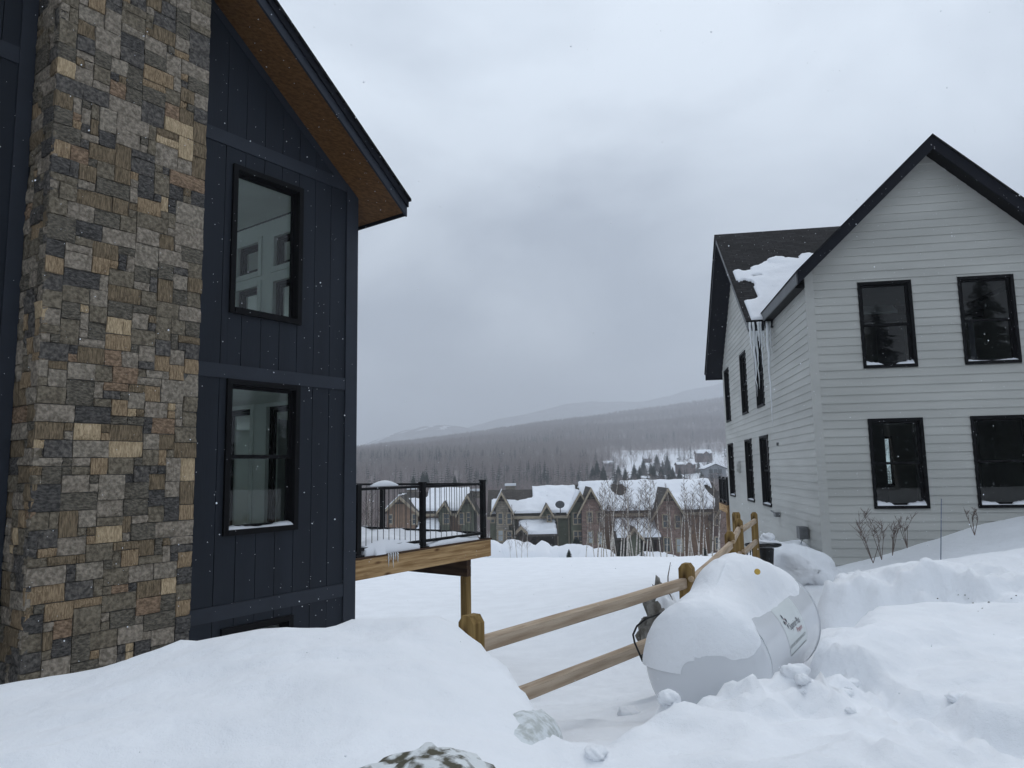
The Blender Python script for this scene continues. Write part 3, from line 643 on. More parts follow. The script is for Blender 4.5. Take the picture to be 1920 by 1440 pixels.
def lap_siding(house, F, lim, z0, z1, expo, holes, m, joints=True):
    """lim(z) -> (left, right) ends of the wall at height z"""
    z = z0; k = 0
    while z < z1:
        zt = min(z+expo, z1)
        l0, r0 = lim(z); l1, r1 = lim(zt)
        if r0-l0 < 0.05: break
        r1 = max(r1, l1+0.001)
        hs = sorted([h for h in holes if h[3] > z+0.002 and h[2] < zt-0.002])
        cuts = [(l0, l1)]; segs = []
        cur = (l0, l1)
        for h in hs:
            segs.append((cur[0], h[0], cur[1], h[0], z, zt))
            if h[3] < zt-0.012: segs.append((h[0], h[1], h[0], h[1], h[3], zt))
            if h[2] > z+0.012: segs.append((h[0], h[1], h[0], h[1], z, h[2]))
            cur = (h[1], h[1])
        segs.append((cur[0], r0, cur[1], r1, z, zt))
        for s_ in segs:
            L = s_[1]-s_[0]
            if L < 0.02: continue
            if joints and L > 3.5 and s_[5]-s_[4] > expo*0.9:                  # long runs are made of two lengths, with a hairline joint
                j = s_[0]+L*random.uniform(0.3, 0.7)
                for a, c, a2, c2 in ((s_[0], j-0.0015, s_[2], j-0.0015), (j+0.0015, s_[1], j+0.0015, s_[3])):
                    mb = MB(); lap(F, a, c, a2, c2, s_[4], s_[5], mb); mb.build('siding_board', m, house)
            else:
                mb = MB(); lap(F, *s_, mb); mb.build('siding_board', m, house)
        z = zt; k += 1

# ------------------------------------------------------------------ navy house
navy = root('navy_house', FD(3.65, -3.3, -4.5), 'dark navy gabled house with tall stone chimney and brown soffit', 'house')
HR, HL = (0.777, 1, 9.971), (-0.777, 1, 4.299)
UW, LW, BW = (5.18, 6.30, 2.08, 4.09), (5.18, 6.30, -0.765, 1.218), (5.2, 6.25, -2.95, -1.885)
holes = [UW, LW, BW]
cutwall('wall', FD, ((0, 7.30, -3.6, 7.2), (HR, HL)), holes, -0.10, 0.0, NAVY, navy)
cutwall('interior_wall', FD, ((0.2, 7.13, -3.3, 4.3), ()), holes, -0.17, -0.101, WHITE, navy)
bh = []
for w0, w1 in ((1.15, 1.80), (2.24, 2.86), (3.35, 3.97), (4.6, 5.3), (6.0, 6.8)):
    bh += [(w0, w1, 3.46, 3.98), (w0, w1, 1.95, 3.20)]
for w0, w1 in ((1.25, 1.90), (2.35, 3.1), (3.6, 4.3), (5.2, 6.6)): bh.append((w0, w1, -1.30, 1.10))
cutwall('wall', FDB, ((0.0, 9.0, -3.6, 4.27), ()), bh, -0.10, 0.0, NAVY, navy)
cutwall('interior_wall', FDB, ((0.18, 8.8, -3.3, 4.3), ()), bh, -0.17, -0.101, WHITE, navy)
for h in bh: window(navy, FDB, *h, cas=0.05, double=False, glass=GLASS)
for w0, w1, z0_, z1_ in bh:                                   # inside casings round the valley windows
    mb = MB(); c = 0.09
    mb.box(FDB, w0-c, w0, z0_-c, z1_+c, -0.195, -0.171); mb.box(FDB, w1, w1+c, z0_-c, z1_+c, -0.195, -0.171); mb.box(FDB, w0, w1, z1_, z1_+c, -0.20, -0.171); mb.box(FDB, w0, w1, z0_-c, z0_, -0.20, -0.171)
    mb.build('window_casing', WHITE, navy)
def FDL(w, z, o): return FD(0.1-o, z, -w)
LWH = [(1.0, 3.6, 1.9, 4.0), (4.6, 8.0, 1.9, 4.0), (1.0, 3.6, -1.2, 1.0), (4.6, 8.0, -1.2, 1.0)]  # large windows added in this unseen wall to brighten the rooms
cutwall('wall', FDL, ((0.10, 9.0, -3.6, 4.25), ()), LWH, 0.0, 0.1, NAVY, navy); cutwall('interior_wall', FDL, ((0.18, 8.8, -3.3, 4.3), ()), LWH, -0.1, -0.001, WHITE, navy)
for h in LWH: window(navy, FDL, *h, double=False)
RWH = [(0.6, 3.0, 1.9, 4.0), (3.6, 6.4, 1.9, 4.0), (0.6, 3.0, -1.3, 1.0), (3.6, 6.4, -1.3, 1.0)]  # unseen rear windows, added large so daylight reaches the interior
cutwall('wall', FD, ((0.1, 7.22, -3.6, 4.3), ()), RWH, -9.0, -8.9, NAVY, navy); cutwall('interior_wall', FD, ((0.2, 7.13, -3.3, 4.3), ()), RWH, -8.899, -8.8, WHITE, navy)
def FDR(s_, z, o): return FD(s_, z, -8.9-o)
for h in RWH: window(navy, FDR, *h, double=False)
mb = MB(); mb.box(FD, 0.21, 7.12, 4.31, 4.4, -8.79, -0.171); mb.build('ceiling', WHITE, navy)
mb = MB(); mb.box(FD, 0.21, 7.12, 1.16, 1.24, -8.79, -0.171); mb.build('ceiling', WHITE, navy)
mb = MB(); mb.box(FD, 0.21, 7.12, 1.242, 1.42, -8.79, -0.171); mb.box(FD, 0.21, 7.12, -1.85, -1.64, -8.79, -0.171); mb.build('room_floor', FLOORW, navy)
mb = MB(); mb.box(FD, 0.21, 3.2, -1.639, 1.159, -4.9, -4.8); mb.box(FD, 4.3, 5.2, -1.639, 1.159, -4.9, -4.8); mb.build('partition', GREYROOM, navy)
for a, c in ((0.0, 2.80), (4.50, 7.12)):
    for z0_, z1_ in ((-3.5, -1.78), (-1.60, 1.22), (1.40, 4.31), (4.49, 7.2)):
        boards_vertical(navy, FD, a, c, z0_, z1_, 0.285, holes, (HR, HL))
    for z0_, z1_ in ((-1.78, -1.60), (1.22, 1.40), (4.31, 4.49)):
        mb = MB()
        for p in wall_cells(((a, c, z0_, z1_), (HR, HL)), []): mb.prism(FD, p, 0.001, 0.038)
        mb.build('band_board', NAVYTRIM, navy)
mb = MB(); mb.prism(FD, clip([(7.12, -3.6), (7.345, -3.6), (7.345, 4.6), (7.12, 4.6)], *HR), 0.001, 0.045); mb.build('corner_board', NAVYTRIM, navy)
mb = MB(); mb.box(FDB, -0.04, 0.14, -3.6, 4.24, 0.001, 0.026); mb.build('corner_board', NAVYTRIM, navy)
mb = MB(); mb.box(FD, 2.68, 2.825, -3.5, 6.3, 0.0385, 0.05); mb.build('corner_board', NAVYTRIM, navy)
window(navy, FD, *UW, cas=0.07, proud=0.06, double=False)
window(navy, FD, *LW, cas=0.07, proud=0.06, double=True, snow=0.05)
window(navy, FD, *BW, cas=0.07, proud=0.06, double=False)
def under(s): return 9.971-0.777*s
def duv(c): return (c.dot(D_N), c.dot(D_U)*1.27)
for sg in (1, -1):
    def M(s): return s if sg > 0 else 7.3-s
    def pr(name, pts, o0, o1, m, uvf=None):
        mb = MB(); mb.prism(FD, [(M(s), z) for s, z in pts], o0, o1); return mb.build(name, m, navy, uvf=uvf)
    e = 7.70
    pr('roof', [(3.651, under(3.65)+.025), (e, under(e)+.025), (e, under(e)+.21), (3.651, under(3.65)+.21)], -9.5, 0.70, DARKTRIM)
    pr('shingle_layer', [(3.651, under(3.65)+.212), (e+.05, under(e+.05)+.212), (e+.05, under(e+.05)+.25), (3.651, under(3.65)+.25)], -9.55, 0.80, SHINGLE, duv)
    pr('rake_board', [(3.652, under(3.65)-.05), (e+.02, under(e+.02)-.05), (e+.02, under(e+.02)+.14), (3.652, under(3.65)+.14)], 0.702, 0.735, NAVYTRIM)
    pr('rake_board', [(3.652, under(3.65)+.10), (e+.025, under(e+.025)+.10), (e+.025, under(e+.025)+.21), (3.652, under(3.65)+.21)], 0.736, 0.768, DARKTRIM)
    pr('eave_board', [(e+.001, under(e)-.05), (e+.026, under(e)-.05), (e+.026, under(e)+.21), (e+.001, under(e)+.21)], -9.5, 0.70, DARKTRIM)
    nb = 5
    for k in range(nb):                                        # cedar boards of the rake soffit, running up the slope
        o0 = 0.003+k*0.698/nb; pr('soffit_board', [(3.653, under(3.65)+.002), (e-.002, under(e)+.002), (e-.002, under(e)+.022), (3.653, under(3.65)+.022)], o0, o0+0.698/nb-0.004, SOFFIT)
    pr('soffit_board', [(7.323, under(7.323)+.002), (e-.002, under(e)+.002), (e-.002, under(e)+.022), (7.323, under(7.323)+.022)], -9.0, -0.001, SOFFIT)
    x0 = 4.5 if sg > 0 else 4.5
    pr('frieze_board', [(3.7, under(3.7)-.14), (7.1, under(7.1)-.14), (7.1, under(7.1)-.001), (3.7, under(3.7)-.001)], 0.021, 0.037, NAVYTRIM)

# chimney and its stones
chim = MB(); chim.box(FD, 2.855, 4.445, -3.6, 8.2, -0.3, 0.575); chimney = chim.build('chimney', MORTAR, navy)
def layout(W, H, c, rd):
    nx, ny = int(round(W/c)), int(round(H/c)); occ = [[False]*nx for _ in range(ny)]; out = []
    for j in range(ny):
        for i in range(nx):
            if occ[j][i]: continue
            w, h = rd.choice([(2, 2), (2, 2), (3, 2), (3, 2), (3, 2), (4, 2), (2, 3), (3, 3), (2, 1), (3, 1), (1, 1), (1, 2), (4, 2), (2, 2), (3, 2), (1, 3)])
            run = 0
            while i+run < nx and run < w and not occ[j][i+run]: run += 1
            if nx-(i+run) == 1: run += 1 if i+run < nx and not occ[j][i+run] else 0
            h = min(h, ny-j)
            if run == 1: h = min(h, rd.choice([1, 1, 2]))
            for b_ in range(h):
                for a in range(run): occ[j+b_][i+a] = True
            out.append((i*c, j*c, run*c, h*c))
    return out
def stone_mesh(F, a, z, w, h, o, rd, mb, proud=0.03):
    g = 0.004; j = lambda: rd.uniform(-0.005, 0.006)
    a0, a1, z0_, z1_ = a+g, a+w-g, z+g, z+h-g
    nx = 4; ny = 4; tilt_a, tilt_z = rd.uniform(-.006, .006), rd.uniform(-.006, .006); pv = proud+rd.uniform(-.008, .010)
    cor = [[(j(), j()) for _ in range(nx)] for _ in range(ny)]
    vs_ = []
    for q in range(ny):
        for p in range(nx):
            fa, fz = p/(nx-1), q/(ny-1); edge = p in (0, nx-1) or q in (0, ny-1)
            fa2 = min(max(fa, 0), 1)
            aa = a0+(a1-a0)*fa2+cor[q][p][0]*(0.5 if edge else 1.6); zz_ = z0_+(z1_-z0_)*fz+cor[q][p][1]*(0.5 if edge else 1.6)
            oo = o+pv+tilt_a*(fa-.5)*2+tilt_z*(fz-.5)*2+rd.uniform(-.008, .008)-(0.011 if edge else 0)
            vs_.append(F(aa, zz_, oo))
    ring = [p for p in range(nx)]+[q*nx+nx-1 for q in range(1, ny)]+[(ny-1)*nx+p for p in range(nx-2, -1, -1)]+[q*nx for q in range(ny-2, 0, -1)]
    n0 = len(vs_)
    for r in ring:
        q, p = divmod(r, nx); vs_.append(F(a0+(a1-a0)*p/(nx-1), z0_+(z1_-z0_)*q/(ny-1), o-0.03))
    fs = [(q*nx+p, q*nx+p+1, (q+1)*nx+p+1, (q+1)*nx+p) for q in range(ny-1) for p in range(nx-1)]
    m_ = len(ring); fs += [(ring[k], n0+k, n0+(k+1) % m_, ring[(k+1) % m_]) for k in range(m_)]
    mb.add(vs_, fs)
rd = random.Random(5)
def FCS(a, z, o): return FD(2.855-o, z, 0.575-a)              # left face of the chimney: a runs back towards the wall
faces = [(FD, [(2.830+a, -3.0+z, w, h, 0.575) for a, z, w, h in layout(1.64, 11.0, 0.0863, rd)], 1.0), (FCS, [(-0.02+a, -3.0+z, w, h, 0.0) for a, z, w, h in layout(0.59, 11.0, 0.0843, rd)], 0.35)]
cand = []
for F, rects, vis in faces:
    for r in rects:
        v_ = -2.3 < r[1] < 6.2
        cand.append((r[2]*r[3]*vis*(1 if v_ else 0), F, r))
cand.sort(key=lambda c: -c[0]); lastm = None; rest = [MB() for _ in STONES]
for k, (sc, F, r) in enumerate(cand):
    mi = rd.choices(range(10), [20, 12, 7, 18, 7, 3, 10, 13, 3, 14])[0]
    if r[2] < 0.08 or r[3] < 0.08: mi = rd.choice([0, 3, 8, 6, 7])
    if k < 298:
        mb = MB(); stone_mesh(F, *r, rd, mb); me = mb.mesh('stone'); link('stone', me, STONES[mi], chimney)
    else: stone_mesh(F, *r, rd, rest[mi])
# the stones past the first three hundred stay one joined piece with the tones as material slots
vv, ff, mi_ = [], [], []
for i, r in enumerate(rest):
    k = len(vv); vv += r.v; ff += [tuple(k+a for a in f) for f in r.f]; mi_ += [i]*len(r.f)
me = bpy.data.meshes.new('stone_infill'); me.from_pydata(vv, [], ff)
for s_ in STONES: me.materials.append(s_)
me.polygons.foreach_set('material_index', np.array(mi_, np.int32)); me.update()
o = link('stone_infill', me, None, chimney); o['kind'] = 'stuff'

# ------------------------------------------------------------------ deck on the valley side
deck = root('raised_deck', FD(9, -3.6, -3), 'raised wooden deck with black railing and snow beside the navy house', 'deck')
beam('rim_joist', FD(7.36, -1.455, -0.02), FD(10.67, -1.435, -0.02), 0.04, 0.295, CEDAR, deck)
beam('rim_joist', FD(10.65, -1.455, -0.045), FD(10.65, -1.455, -6.0), 0.04, 0.285, CEDAR, deck)
beam('rim_joist', FD(7.36, -1.455, -6.0), FD(10.66, -1.455, -6.02), 0.04, 0.285, CEDAR, deck)
for k in range(21):
    beam('deck_board', FD(7.36, -1.292, -0.13-k*0.28), FD(10.70, -1.272, -0.13-k*0.28), 0.272, 0.028, DARKWOOD, deck)
beam('support_beam', FD(10.22, -1.76, -0.16), FD(10.22, -1.76, -5.9), 0.115, 0.30, DARKWOOD, deck)
for w in (0.24, 5.7):
    beam('support_post', FD(10.22, -4.0, -w), FD(10.22, -1.912, -w), 0.135, 0.135, POSTW, deck, up=D_N)
for k in range(9):
    beam('floor_joist', FD(7.5+k*0.38, -1.455, -0.06), FD(7.5+k*0.38, -1.455, -5.98), 0.04, 0.26, DARKWOOD, deck)
def rpost(s, w):
    beam('railing_post', FD(s, -1.28, -w), FD(s, -0.205, -w), 0.082, 0.082, BLACKMETAL, deck, up=D_N)
    mb = MB(); mb.box(FD, s-.05, s+.05, -0.2045, -0.185, -w-.05, -w+.05); mb.box(FD, s-.075, s+.075, -1.278, -1.25, -w-.075, -w+.075); mb.build('post_cap', BLACKMETAL, deck)
for s, w in ((7.5, .09), (8.93, .09), (10.56, .09), (10.56, 2.75), (10.56, 5.8)): rpost(s, w)
for z_, h in ((-0.262, 0.04), (-1.165, 0.045)):
    for a, c in (((7.545, .09), (8.885, .09)), ((8.975, .09), (10.515, .09)), ((10.56, .135), (10.56, 2.705)), ((10.56, 2.795), (10.56, 5.755))):
        beam('railing_bar', FD(a[0], z_, -a[1]), FD(c[0], z_, -c[1]), 0.045, h, BLACKMETAL, deck)
def balus(s, w): beam('baluster', FD(s, -1.14, -w), FD(s, -0.284, -w), 0.008, 0.008, WIRE, deck, up=D_N)
for a, c in ((7.55, 8.88), (8.98, 10.51)):
    for k in range(1, 11): balus(a+(c-a)*k/11, .09)
for a, c in ((.14, 2.70), (2.80, 5.75)):
    for k in range(1, 20): balus(10.56, a+(c-a)*k/20)
def snow_pad(name, F, us, ws, fn, m=SNOWFAR, parent=None, **tg):
    """snow lying on a surface: fn(u, w) -> (base height, thickness)"""
    U, W = np.meshgrid(us, ws); v = []; f = []; nu, nw = len(us), len(ws); top = {}
    b0, th = fn(U, W); ok = th > 0.004
    for j in range(nw):
        for i in range(nu):
            if ok[j, i]: top[(j, i)] = len(v); v.append(tuple(F(float(U[j, i]), float(W[j, i]), float(b0[j, i]+th[j, i])))); v.append(tuple(F(float(U[j, i]), float(W[j, i]), float(b0[j, i]+0.003))))
    cells = set()
    for j in range(nw-1):
        for i in range(nu-1):
            c = [(j, i), (j, i+1), (j+1, i+1), (j+1, i)]
            if all(k in top for k in c): cells.add((j, i)); f.append(tuple(top[k] for k in c))
    for (j, i) in cells:
        for (dj, di, a, c) in ((-1, 0, (j, i), (j, i+1)), (1, 0, (j+1, i+1), (j+1, i)), (0, -1, (j+1, i), (j, i)), (0, 1, (j, i+1), (j+1, i+1))):
            if (j+dj, i+di) not in cells: f.append((top[c], top[a], top[a]+1, top[c]+1))
    me = bpy.data.meshes.new(name); me.from_pydata(v, [], f); me.update(); me.shade_smooth()
    o = link(name, me, m, parent)
    if tg: tag(o, **tg)
    return o
def FDK(s, w, h): return FD(s, h, -w)
def deckfn(s, w):
    n = fbm(s*1.6, w*1.6, 3, 111); edge = np.minimum(np.minimum(s-7.34, 10.74-s), np.minimum(w-0.0, 6.0-w))
    th = 0.10+0.06*n+0.16*np.exp(-((s-8.15)/0.42)**2)*np.exp(-((w-0.25)/0.35)**2)
    th = th*sstep(-0.01, 0.10, edge+0.03*n); th = np.where((np.abs(s-8.93) < 0.10) & (w < 0.24), 0, th); th = np.where((s > 10.40) & (w < 0.3), 0, th); th = np.where((s < 7.62) & (w < 0.22), 0, th)
    return np.full(s.shape, -1.277), th
snow_pad('deck_snow', FDK, np.arange(7.34, 10.76, 0.035), np.arange(-0.01, 6.02, 0.05), deckfn, label='snow lying on the boards of the raised deck', cat='snow', kind='stuff')
mb = MB(); n = 9
mb.tube([FD(7.75+0.075*i, -0.222+0.035*math.sin(i/(n-1)*math.pi), -0.09) for i in range(n)], [0.012+0.038*math.sin(i/(n-1)*math.pi) for i in range(n)], 8); o = mb.build('railing_snow', SNOWFAR, None, True); tag(o, 'small loaf of snow stuck on the deck railing bar', 'snow')
def icicle(p, l, r, seed, label, group):
    rd = random.Random(seed); mb = MB(True); n = 14; pts = []; rr = []
    for i in range(n):
        q = i/(n-1); pts.append(Vector(p)+Vector((rd.uniform(-.3, .3)*r, rd.uniform(-.3, .3)*r, -l*q))); rr.append(max(0.0015, r*(1-q)**0.75*(0.85+0.3*rd.random())))
    mb.tube(pts, rr, 7); o = mb.build('icicle', ICE, None, True); tag(o, label, 'icicle', group); return o
for k in range(5):
    icicle(FD(8.05+0.05*k, -1.27, 0.012), random.uniform(0.10, 0.24), 0.014, k, 'tiny icicle dripping over the wooden deck rim', 'icicles on the deck rim')

# ------------------------------------------------------------------ pale grey house
grey = root('grey_house', FR(5.29*K, -2.6, -6), 'pale grey lap-sided house with black windows and steep dark roof', 'house')
S0, S1, SR = R_S0, 7.41*K, 5.29*K
ZC = 3.33*K; SL = 0.958
fw = [(4.015*K, 4.885*K, z0_*K, z1_*K) for z0_, z1_ in ((-0.77, 0.745), (1.615, 3.125))]+[(5.62*K, 6.49*K, z0_*K, z1_*K) for z0_, z1_ in ((-0.77, 0.745), (1.615, 3.125))]
sw_ = [(a*K, c*K, -0.97*K, 0.69*K) for a, c in ((4.22, 5.28), (6.50, 7.58), (9.94, 11.05))]+[(a*K, c*K, 1.38*K, 3.07*K) for a, c in ((4.33, 5.30), (6.68, 7.67), (10.03, 11.04))]
GF = ((-SL, 1, ZC-SL*S0), (SL, 1, ZC+SL*S1))
TM0, TM1, TR_, UA, SM = 3.2*K, 11.5*K, 7.37*K, 7.60, 0.76
cutwall('wall', FR, ((S0+.1, S1-.1, -3.2, 6.6), GF), fw, -0.12, 0.0, GREYTRIM, grey)
cutwall('interior_wall', FR, ((S0+.19, S1-.19, -3.0, 4.0), ()), fw, -0.19, -0.121, GREYROOM, grey)
cutwall('wall', FS, ((0, TM0, -3.4, ZC-.02), ()), sw_, -0.10, 0.0, GREYTRIM, grey)
cutwall('wall', FS, ((TM0+.001, TM1, -3.6, 8), ((SM, 1, UA+SM*TR_), (-SM, 1, UA-SM*TR_))), sw_, -0.10, 0.0, GREYTRIM, grey)
cutwall('interior_wall', FS, ((0.2, TM1-.2, -3.0, 3.5), ()), sw_, -0.18, -0.101, GREYROOM, grey)
pb_ = at(1694, 870, 29.0); sb_ = pb_.dot(E1)
def FRB(s, z, o): return FR(s, z, -TM1-o+0.0)                   # rear wall, o towards the valley
rearh = [(sb_-0.2, sb_+0.22, -0.9, 1.0), (sb_-2.2, sb_-1.0, -0.9, 1.0), (sb_-2.2, sb_-1.0, 1.9, 3.4)]
cutwall('wall', FRB, ((S0+.1, S0+9, -3.6, 3.6), ()), rearh, -0.1, 0.0, GREYTRIM, grey)
for h in rearh: window(grey, FRB, *h, double=False)
mb = MB(); mb.box(FR, S1-.1, S1, -3.2, ZC-.05, -TM0-.2, -.0); mb.box(FR, S1, S0+9, -3.4, 3.5, -TM0-.1, -TM0); mb.box(FR, S0+8.9, S0+9, -3.4, 3.5, -TM1, -TM0-.1); mb.build('wall', GREYTRIM, grey)
for z_ in (-1.75, 1.42, 4.02):
    mb = MB(); mb.box(FR, S0+.2, S1-.2, z_, z_+.14, -TM0-.6, -.2); mb.box(FR, S0+.2, S0+8.8, z_, z_+.139, -TM1+.2, -TM0-.6) if z_ < 3 else None; mb.build('room_floor', GREYROOM, grey)
pg_ = at(1694, 870, (R_D+4.15)/(E2.y+E2.x*at(1694, 870, 1.0).x)).dot(E1)
mb = MB(); mb.box(FR, 4.6*K, pg_-.42, -1.6, 4.0, -4.2, -4.1); mb.box(FR, pg_+.30, S1-.2, -1.6, 4.0, -4.2, -4.1); mb.box(FR, S0+.25, 4.05*K, -1.6, 4.0, -5.2, -5.1); mb.build('partition', GREYROOM, grey)
EX = 0.172
lap_siding(grey, FR, lambda z: (max(S0+.15, S0+(z-ZC)/SL+0.02), min(S1-.15, S1-(z-ZC)/SL-0.02)) if z > ZC-0.1 else (S0+.15, S1-.15), -2.9, 6.45, EX, fw, GREYSIDE, joints=False)
def slim(z):
    hi = TM1-0.1; lo = 0.03
    if z > ZC-.05: lo = max(TM0, TR_-(UA-z)/SM+.02)
    lo2 = lo
    if z > UA-SM*(TM1-TR_): hi = min(hi, TR_+(UA-z)/SM-.02)
    return lo2, hi
lap_siding(grey, FS, slim, -3.3, UA-0.1, EX, sw_, GREYSIDE)
mb = MB(); mb.prism(FR, [(S0-.026, -3.2), (S0+.149, -3.2), (S0+.149, ZC+.11), (S0-.026, ZC-.06)], 0.001, 0.03); mb.build('corner_board', GREYTRIM, grey)
mb = MB(); mb.box(FS, -0.001, 0.03, -3.2, ZC-.06, 0.001, 0.026); mb.build('corner_board', GREYTRIM, grey)
mb = MB(); mb.box(FR, S1-.149, S1+.026, -3.2, ZC-.06, 0.001, 0.03); mb.build('corner_board', GREYTRIM, grey)
mb = MB(); mb.box(FS, TM1-.1, TM1+.026, -3.6, UA-SM*(TM1-TR_)-.05, 0.001, 0.03); mb.build('corner_board', GREYTRIM, grey)
for i, h in enumerate(fw): window(grey, FR, *h, cas=0.06, proud=0.05, glass=GLASSD, snow=(0.09 if i != 3 else 0.05))
for h in sw_: window(grey, FS, *h, cas=0.06, proud=0.05, glass=GLASSD, snow=0.03)
def wund(s): return ZC+SL*((s-S0) if s <= SR else (S1-s))
def ruv(c): return (c.dot(E2), c.dot(E1)*1.38)
def muv(c): return (c.dot(E1), c.dot(E2)*1.25)
for sg in (1, -1):
    def M(s): return s if sg > 0 else 2*SR-s
    def pr(name, pts, o0, o1, m, uvf=None):
        mb = MB(); mb.prism(FR, [(M(s), z) for s, z in pts], o0, o1); return mb.build(name, m, grey, uvf=uvf)
    e = S0-.24; A = SR-.001
    def u(s): return ZC+SL*(s-S0)
    for b0, b1, ee, ex_ in ((-4.35, 0.40, e, .04), (-7.4, -4.351, S0+.03, 0.0)):          # behind the main wall's face the slope stops at the wall
        pr('roof', [(ee, u(ee)+.02), (A, u(A)+.02), (A, u(A)+.2), (ee, u(ee)+.2)], b0, b1, DARKTRIM)
        pr('shingle_layer', [(ee-ex_, u(ee-ex_)+.202), (A, u(A)+.202), (A, u(A)+.24), (ee-ex_, u(ee-ex_)+.24)], b0, b1+(.08 if b1 > 0 else 0), SHINGLE, ruv)
    pr('rake_board', [(e, u(e)-.07), (A, u(A)-.07), (A, u(A)+.2), (e, u(e)+.2)], 0.402, 0.44, DARKTRIM)
    pr('soffit_board', [(e+.002, u(e)+.0), (A, u(A)+.0), (A, u(A)+.018), (e+.002, u(e)+.018)], 0.03, 0.40, BLACK)
    pr('eave_board', [(e-.03, u(e)-.06), (e-.001, u(e)-.06), (e-.001, u(e)+.2), (e-.03, u(e)+.2)], -4.35, 0.40, GREYFASCIA if sg > 0 else DARKTRIM)
    pr('eave_soffit', [(e+.0, u(e)-.055), (S0-.002 if sg > 0 else S0-.002, u(e)-.055), (S0-.002, u(e)+.02), (e, u(e)+.018)], -4.35, 0.02, BLACK)
def mund(t_): return UA-SM*abs(t_-TR_)
for sg in (1, -1):
    def M(t_): return t_ if sg > 0 else 2*TR_-t_
    def pr(name, pts, o0, o1, m, uvf=None):
        mb = MB(); mb.prism(FS, [(M(a), z) for a, z in pts], o0, o1); return mb.build(name, m, grey, uvf=uvf)
    e = TM0-.36; A = TR_-.001
    pr('roof', [(e, mund(e)+.02), (A, mund(A)+.02), (A, mund(A)+.2), (e, mund(e)+.2)], -9.5, 0.62, DARKTRIM)
    pr('shingle_layer', [(e-.04, mund(e-.04)+.202), (A, mund(A)+.202), (A, mund(A)+.24), (e-.04, mund(e-.04)+.24)], -9.5, 0.69, SHINGLE, muv)
    pr('rake_board', [(e, mund(e)-.07), (A, mund(A)-.07), (A, mund(A)+.2), (e, mund(e)+.2)], 0.622, 0.655, GREYFASCIA if sg > 0 else DARKTRIM)
    pr('soffit_board', [(e+.002, mund(e)), (A, mund(A)), (A, mund(A)+.018), (e+.002, mund(e)+.018)], 0.03, 0.62, DARKTRIM)
    pr('eave_board', [(e-.03, mund(e)-.06), (e-.001, mund(e)-.06), (e-.001, mund(e)+.2), (e-.03, mund(e)+.2)], -9.0 if sg < 0 else 0.25, 0.62, DARKTRIM)
def FSK(o, t_, h): return FS(t_, h, o)
def rsn(o, t_):
    n = fbm(o*1.9+3, t_*1.9, 3, 121); b0 = mund(0)*0+UA-SM*np.abs(t_-TR_)+.24
    m_ = sstep(0.0, 0.12, 6.35-0.55*np.clip(o, -1, .7)+0.35*n-t_)
    bare = sstep(0.0, 0.10, 0.62-np.hypot((o-0.42)/0.55, (t_-4.95)/1.0)+0.22*n); bare2 = sstep(0, .1, 0.30-np.hypot((o+.05)/0.5, (t_-5.75)/0.22)+.15*n)
    th = (0.06+0.03*n)*m_*(1-bare)*(1-bare2)*sstep(0, .12, 0.60+0.05*n-o)*sstep(0, 0.05, t_-(TM0-.42))
    return b0, th
snow_pad('roof_snow', FSK, np.arange(-3.0, 0.66, 0.045), np.arange(TM0-.42, 7.2, 0.045), rsn, label='melting snow patch on the dark roof of the grey house', cat='snow', kind='stuff')
ic = [(0.60, 1.0, .034), (0.52, 1.95, .042), (0.45, 1.75, .038), (0.39, 0.7, .040), (0.33, 1.3, .034), (0.26, 0.75, .040), (0.18, 2.75, .046), (0.10, 0.9, .034)]
for k, (o_, l, r) in enumerate(ic):
    lab = 'longest icicle hanging from the roof valley of the grey house' if l > 2.6 else 'thick icicle hanging from the roof valley of the grey house'
    icicle(FS(TM0-.40+0.03*(k % 3), mund(TM0-.4)+.20, o_), l, r, 40+k, lab, None if l > 2.6 else 'icicles at the roof valley')
mb = MB(); mb.box(FS, 8.62*K, 9.0*K, -0.22*K, 0.10*K, 0.025, 0.10); mb.box(FS, 8.66*K, 8.95*K, -0.18*K, -.10*K, 0.10, 0.16); mb.box(FS, 8.66*K, 8.95*K, -0.04*K, .05*K, 0.10, 0.15); mb.build('wall_vent', GREYTRIM, grey)
mb = MB(); mb.box(FS, 3.05*K, 3.13*K, 0.40*K, 0.47*K, 0.02, 0.07); mb.build('wall_vent', METERM, grey)
# its rear deck
rdk = root('rear_deck', FS(15, -3.8, -1), 'small wooden deck with black railing behind the grey house', 'deck')
beam('rim_joist', FS(13.86, -1.72, 0.10), FS(16.4, -1.72, 0.10), 0.04, 0.29, CEDAR, rdk)
beam('rim_joist', FS(16.4, -1.72, 0.08), FS(16.4, -1.72, -5), 0.04, 0.29, CEDAR, rdk)
mb = MB(); mb.box(FS, 13.86, 16.42, -1.57, -1.54, -5, 0.13); mb.build('deck_floor', DARKWOOD, rdk)
for t_ in (13.95, 15.1, 16.33):
    beam('railing_post', FS(t_, -1.539, 0.05), FS(t_, -0.46, 0.05), 0.09, 0.09, BLACKMETAL, rdk, up=E1)
for z_ in (-0.55, -1.42): beam('railing_bar', FS(13.95, z_, 0.05), FS(16.33, z_, 0.05), 0.05, 0.05, BLACKMETAL, rdk)
for k in range(1, 18): beam('baluster', FS(13.95+k*0.132, -1.40, 0.05), FS(13.95+k*0.132, -0.57, 0.05), 0.016, 0.016, BLACKMETAL, rdk, up=E1)
for t_ in (14.6, 16.2): beam('support_post', FS(t_, -5.2, -0.2), FS(t_, -1.87, -0.2), 0.14, 0.14, CEDAR, rdk, up=E1)

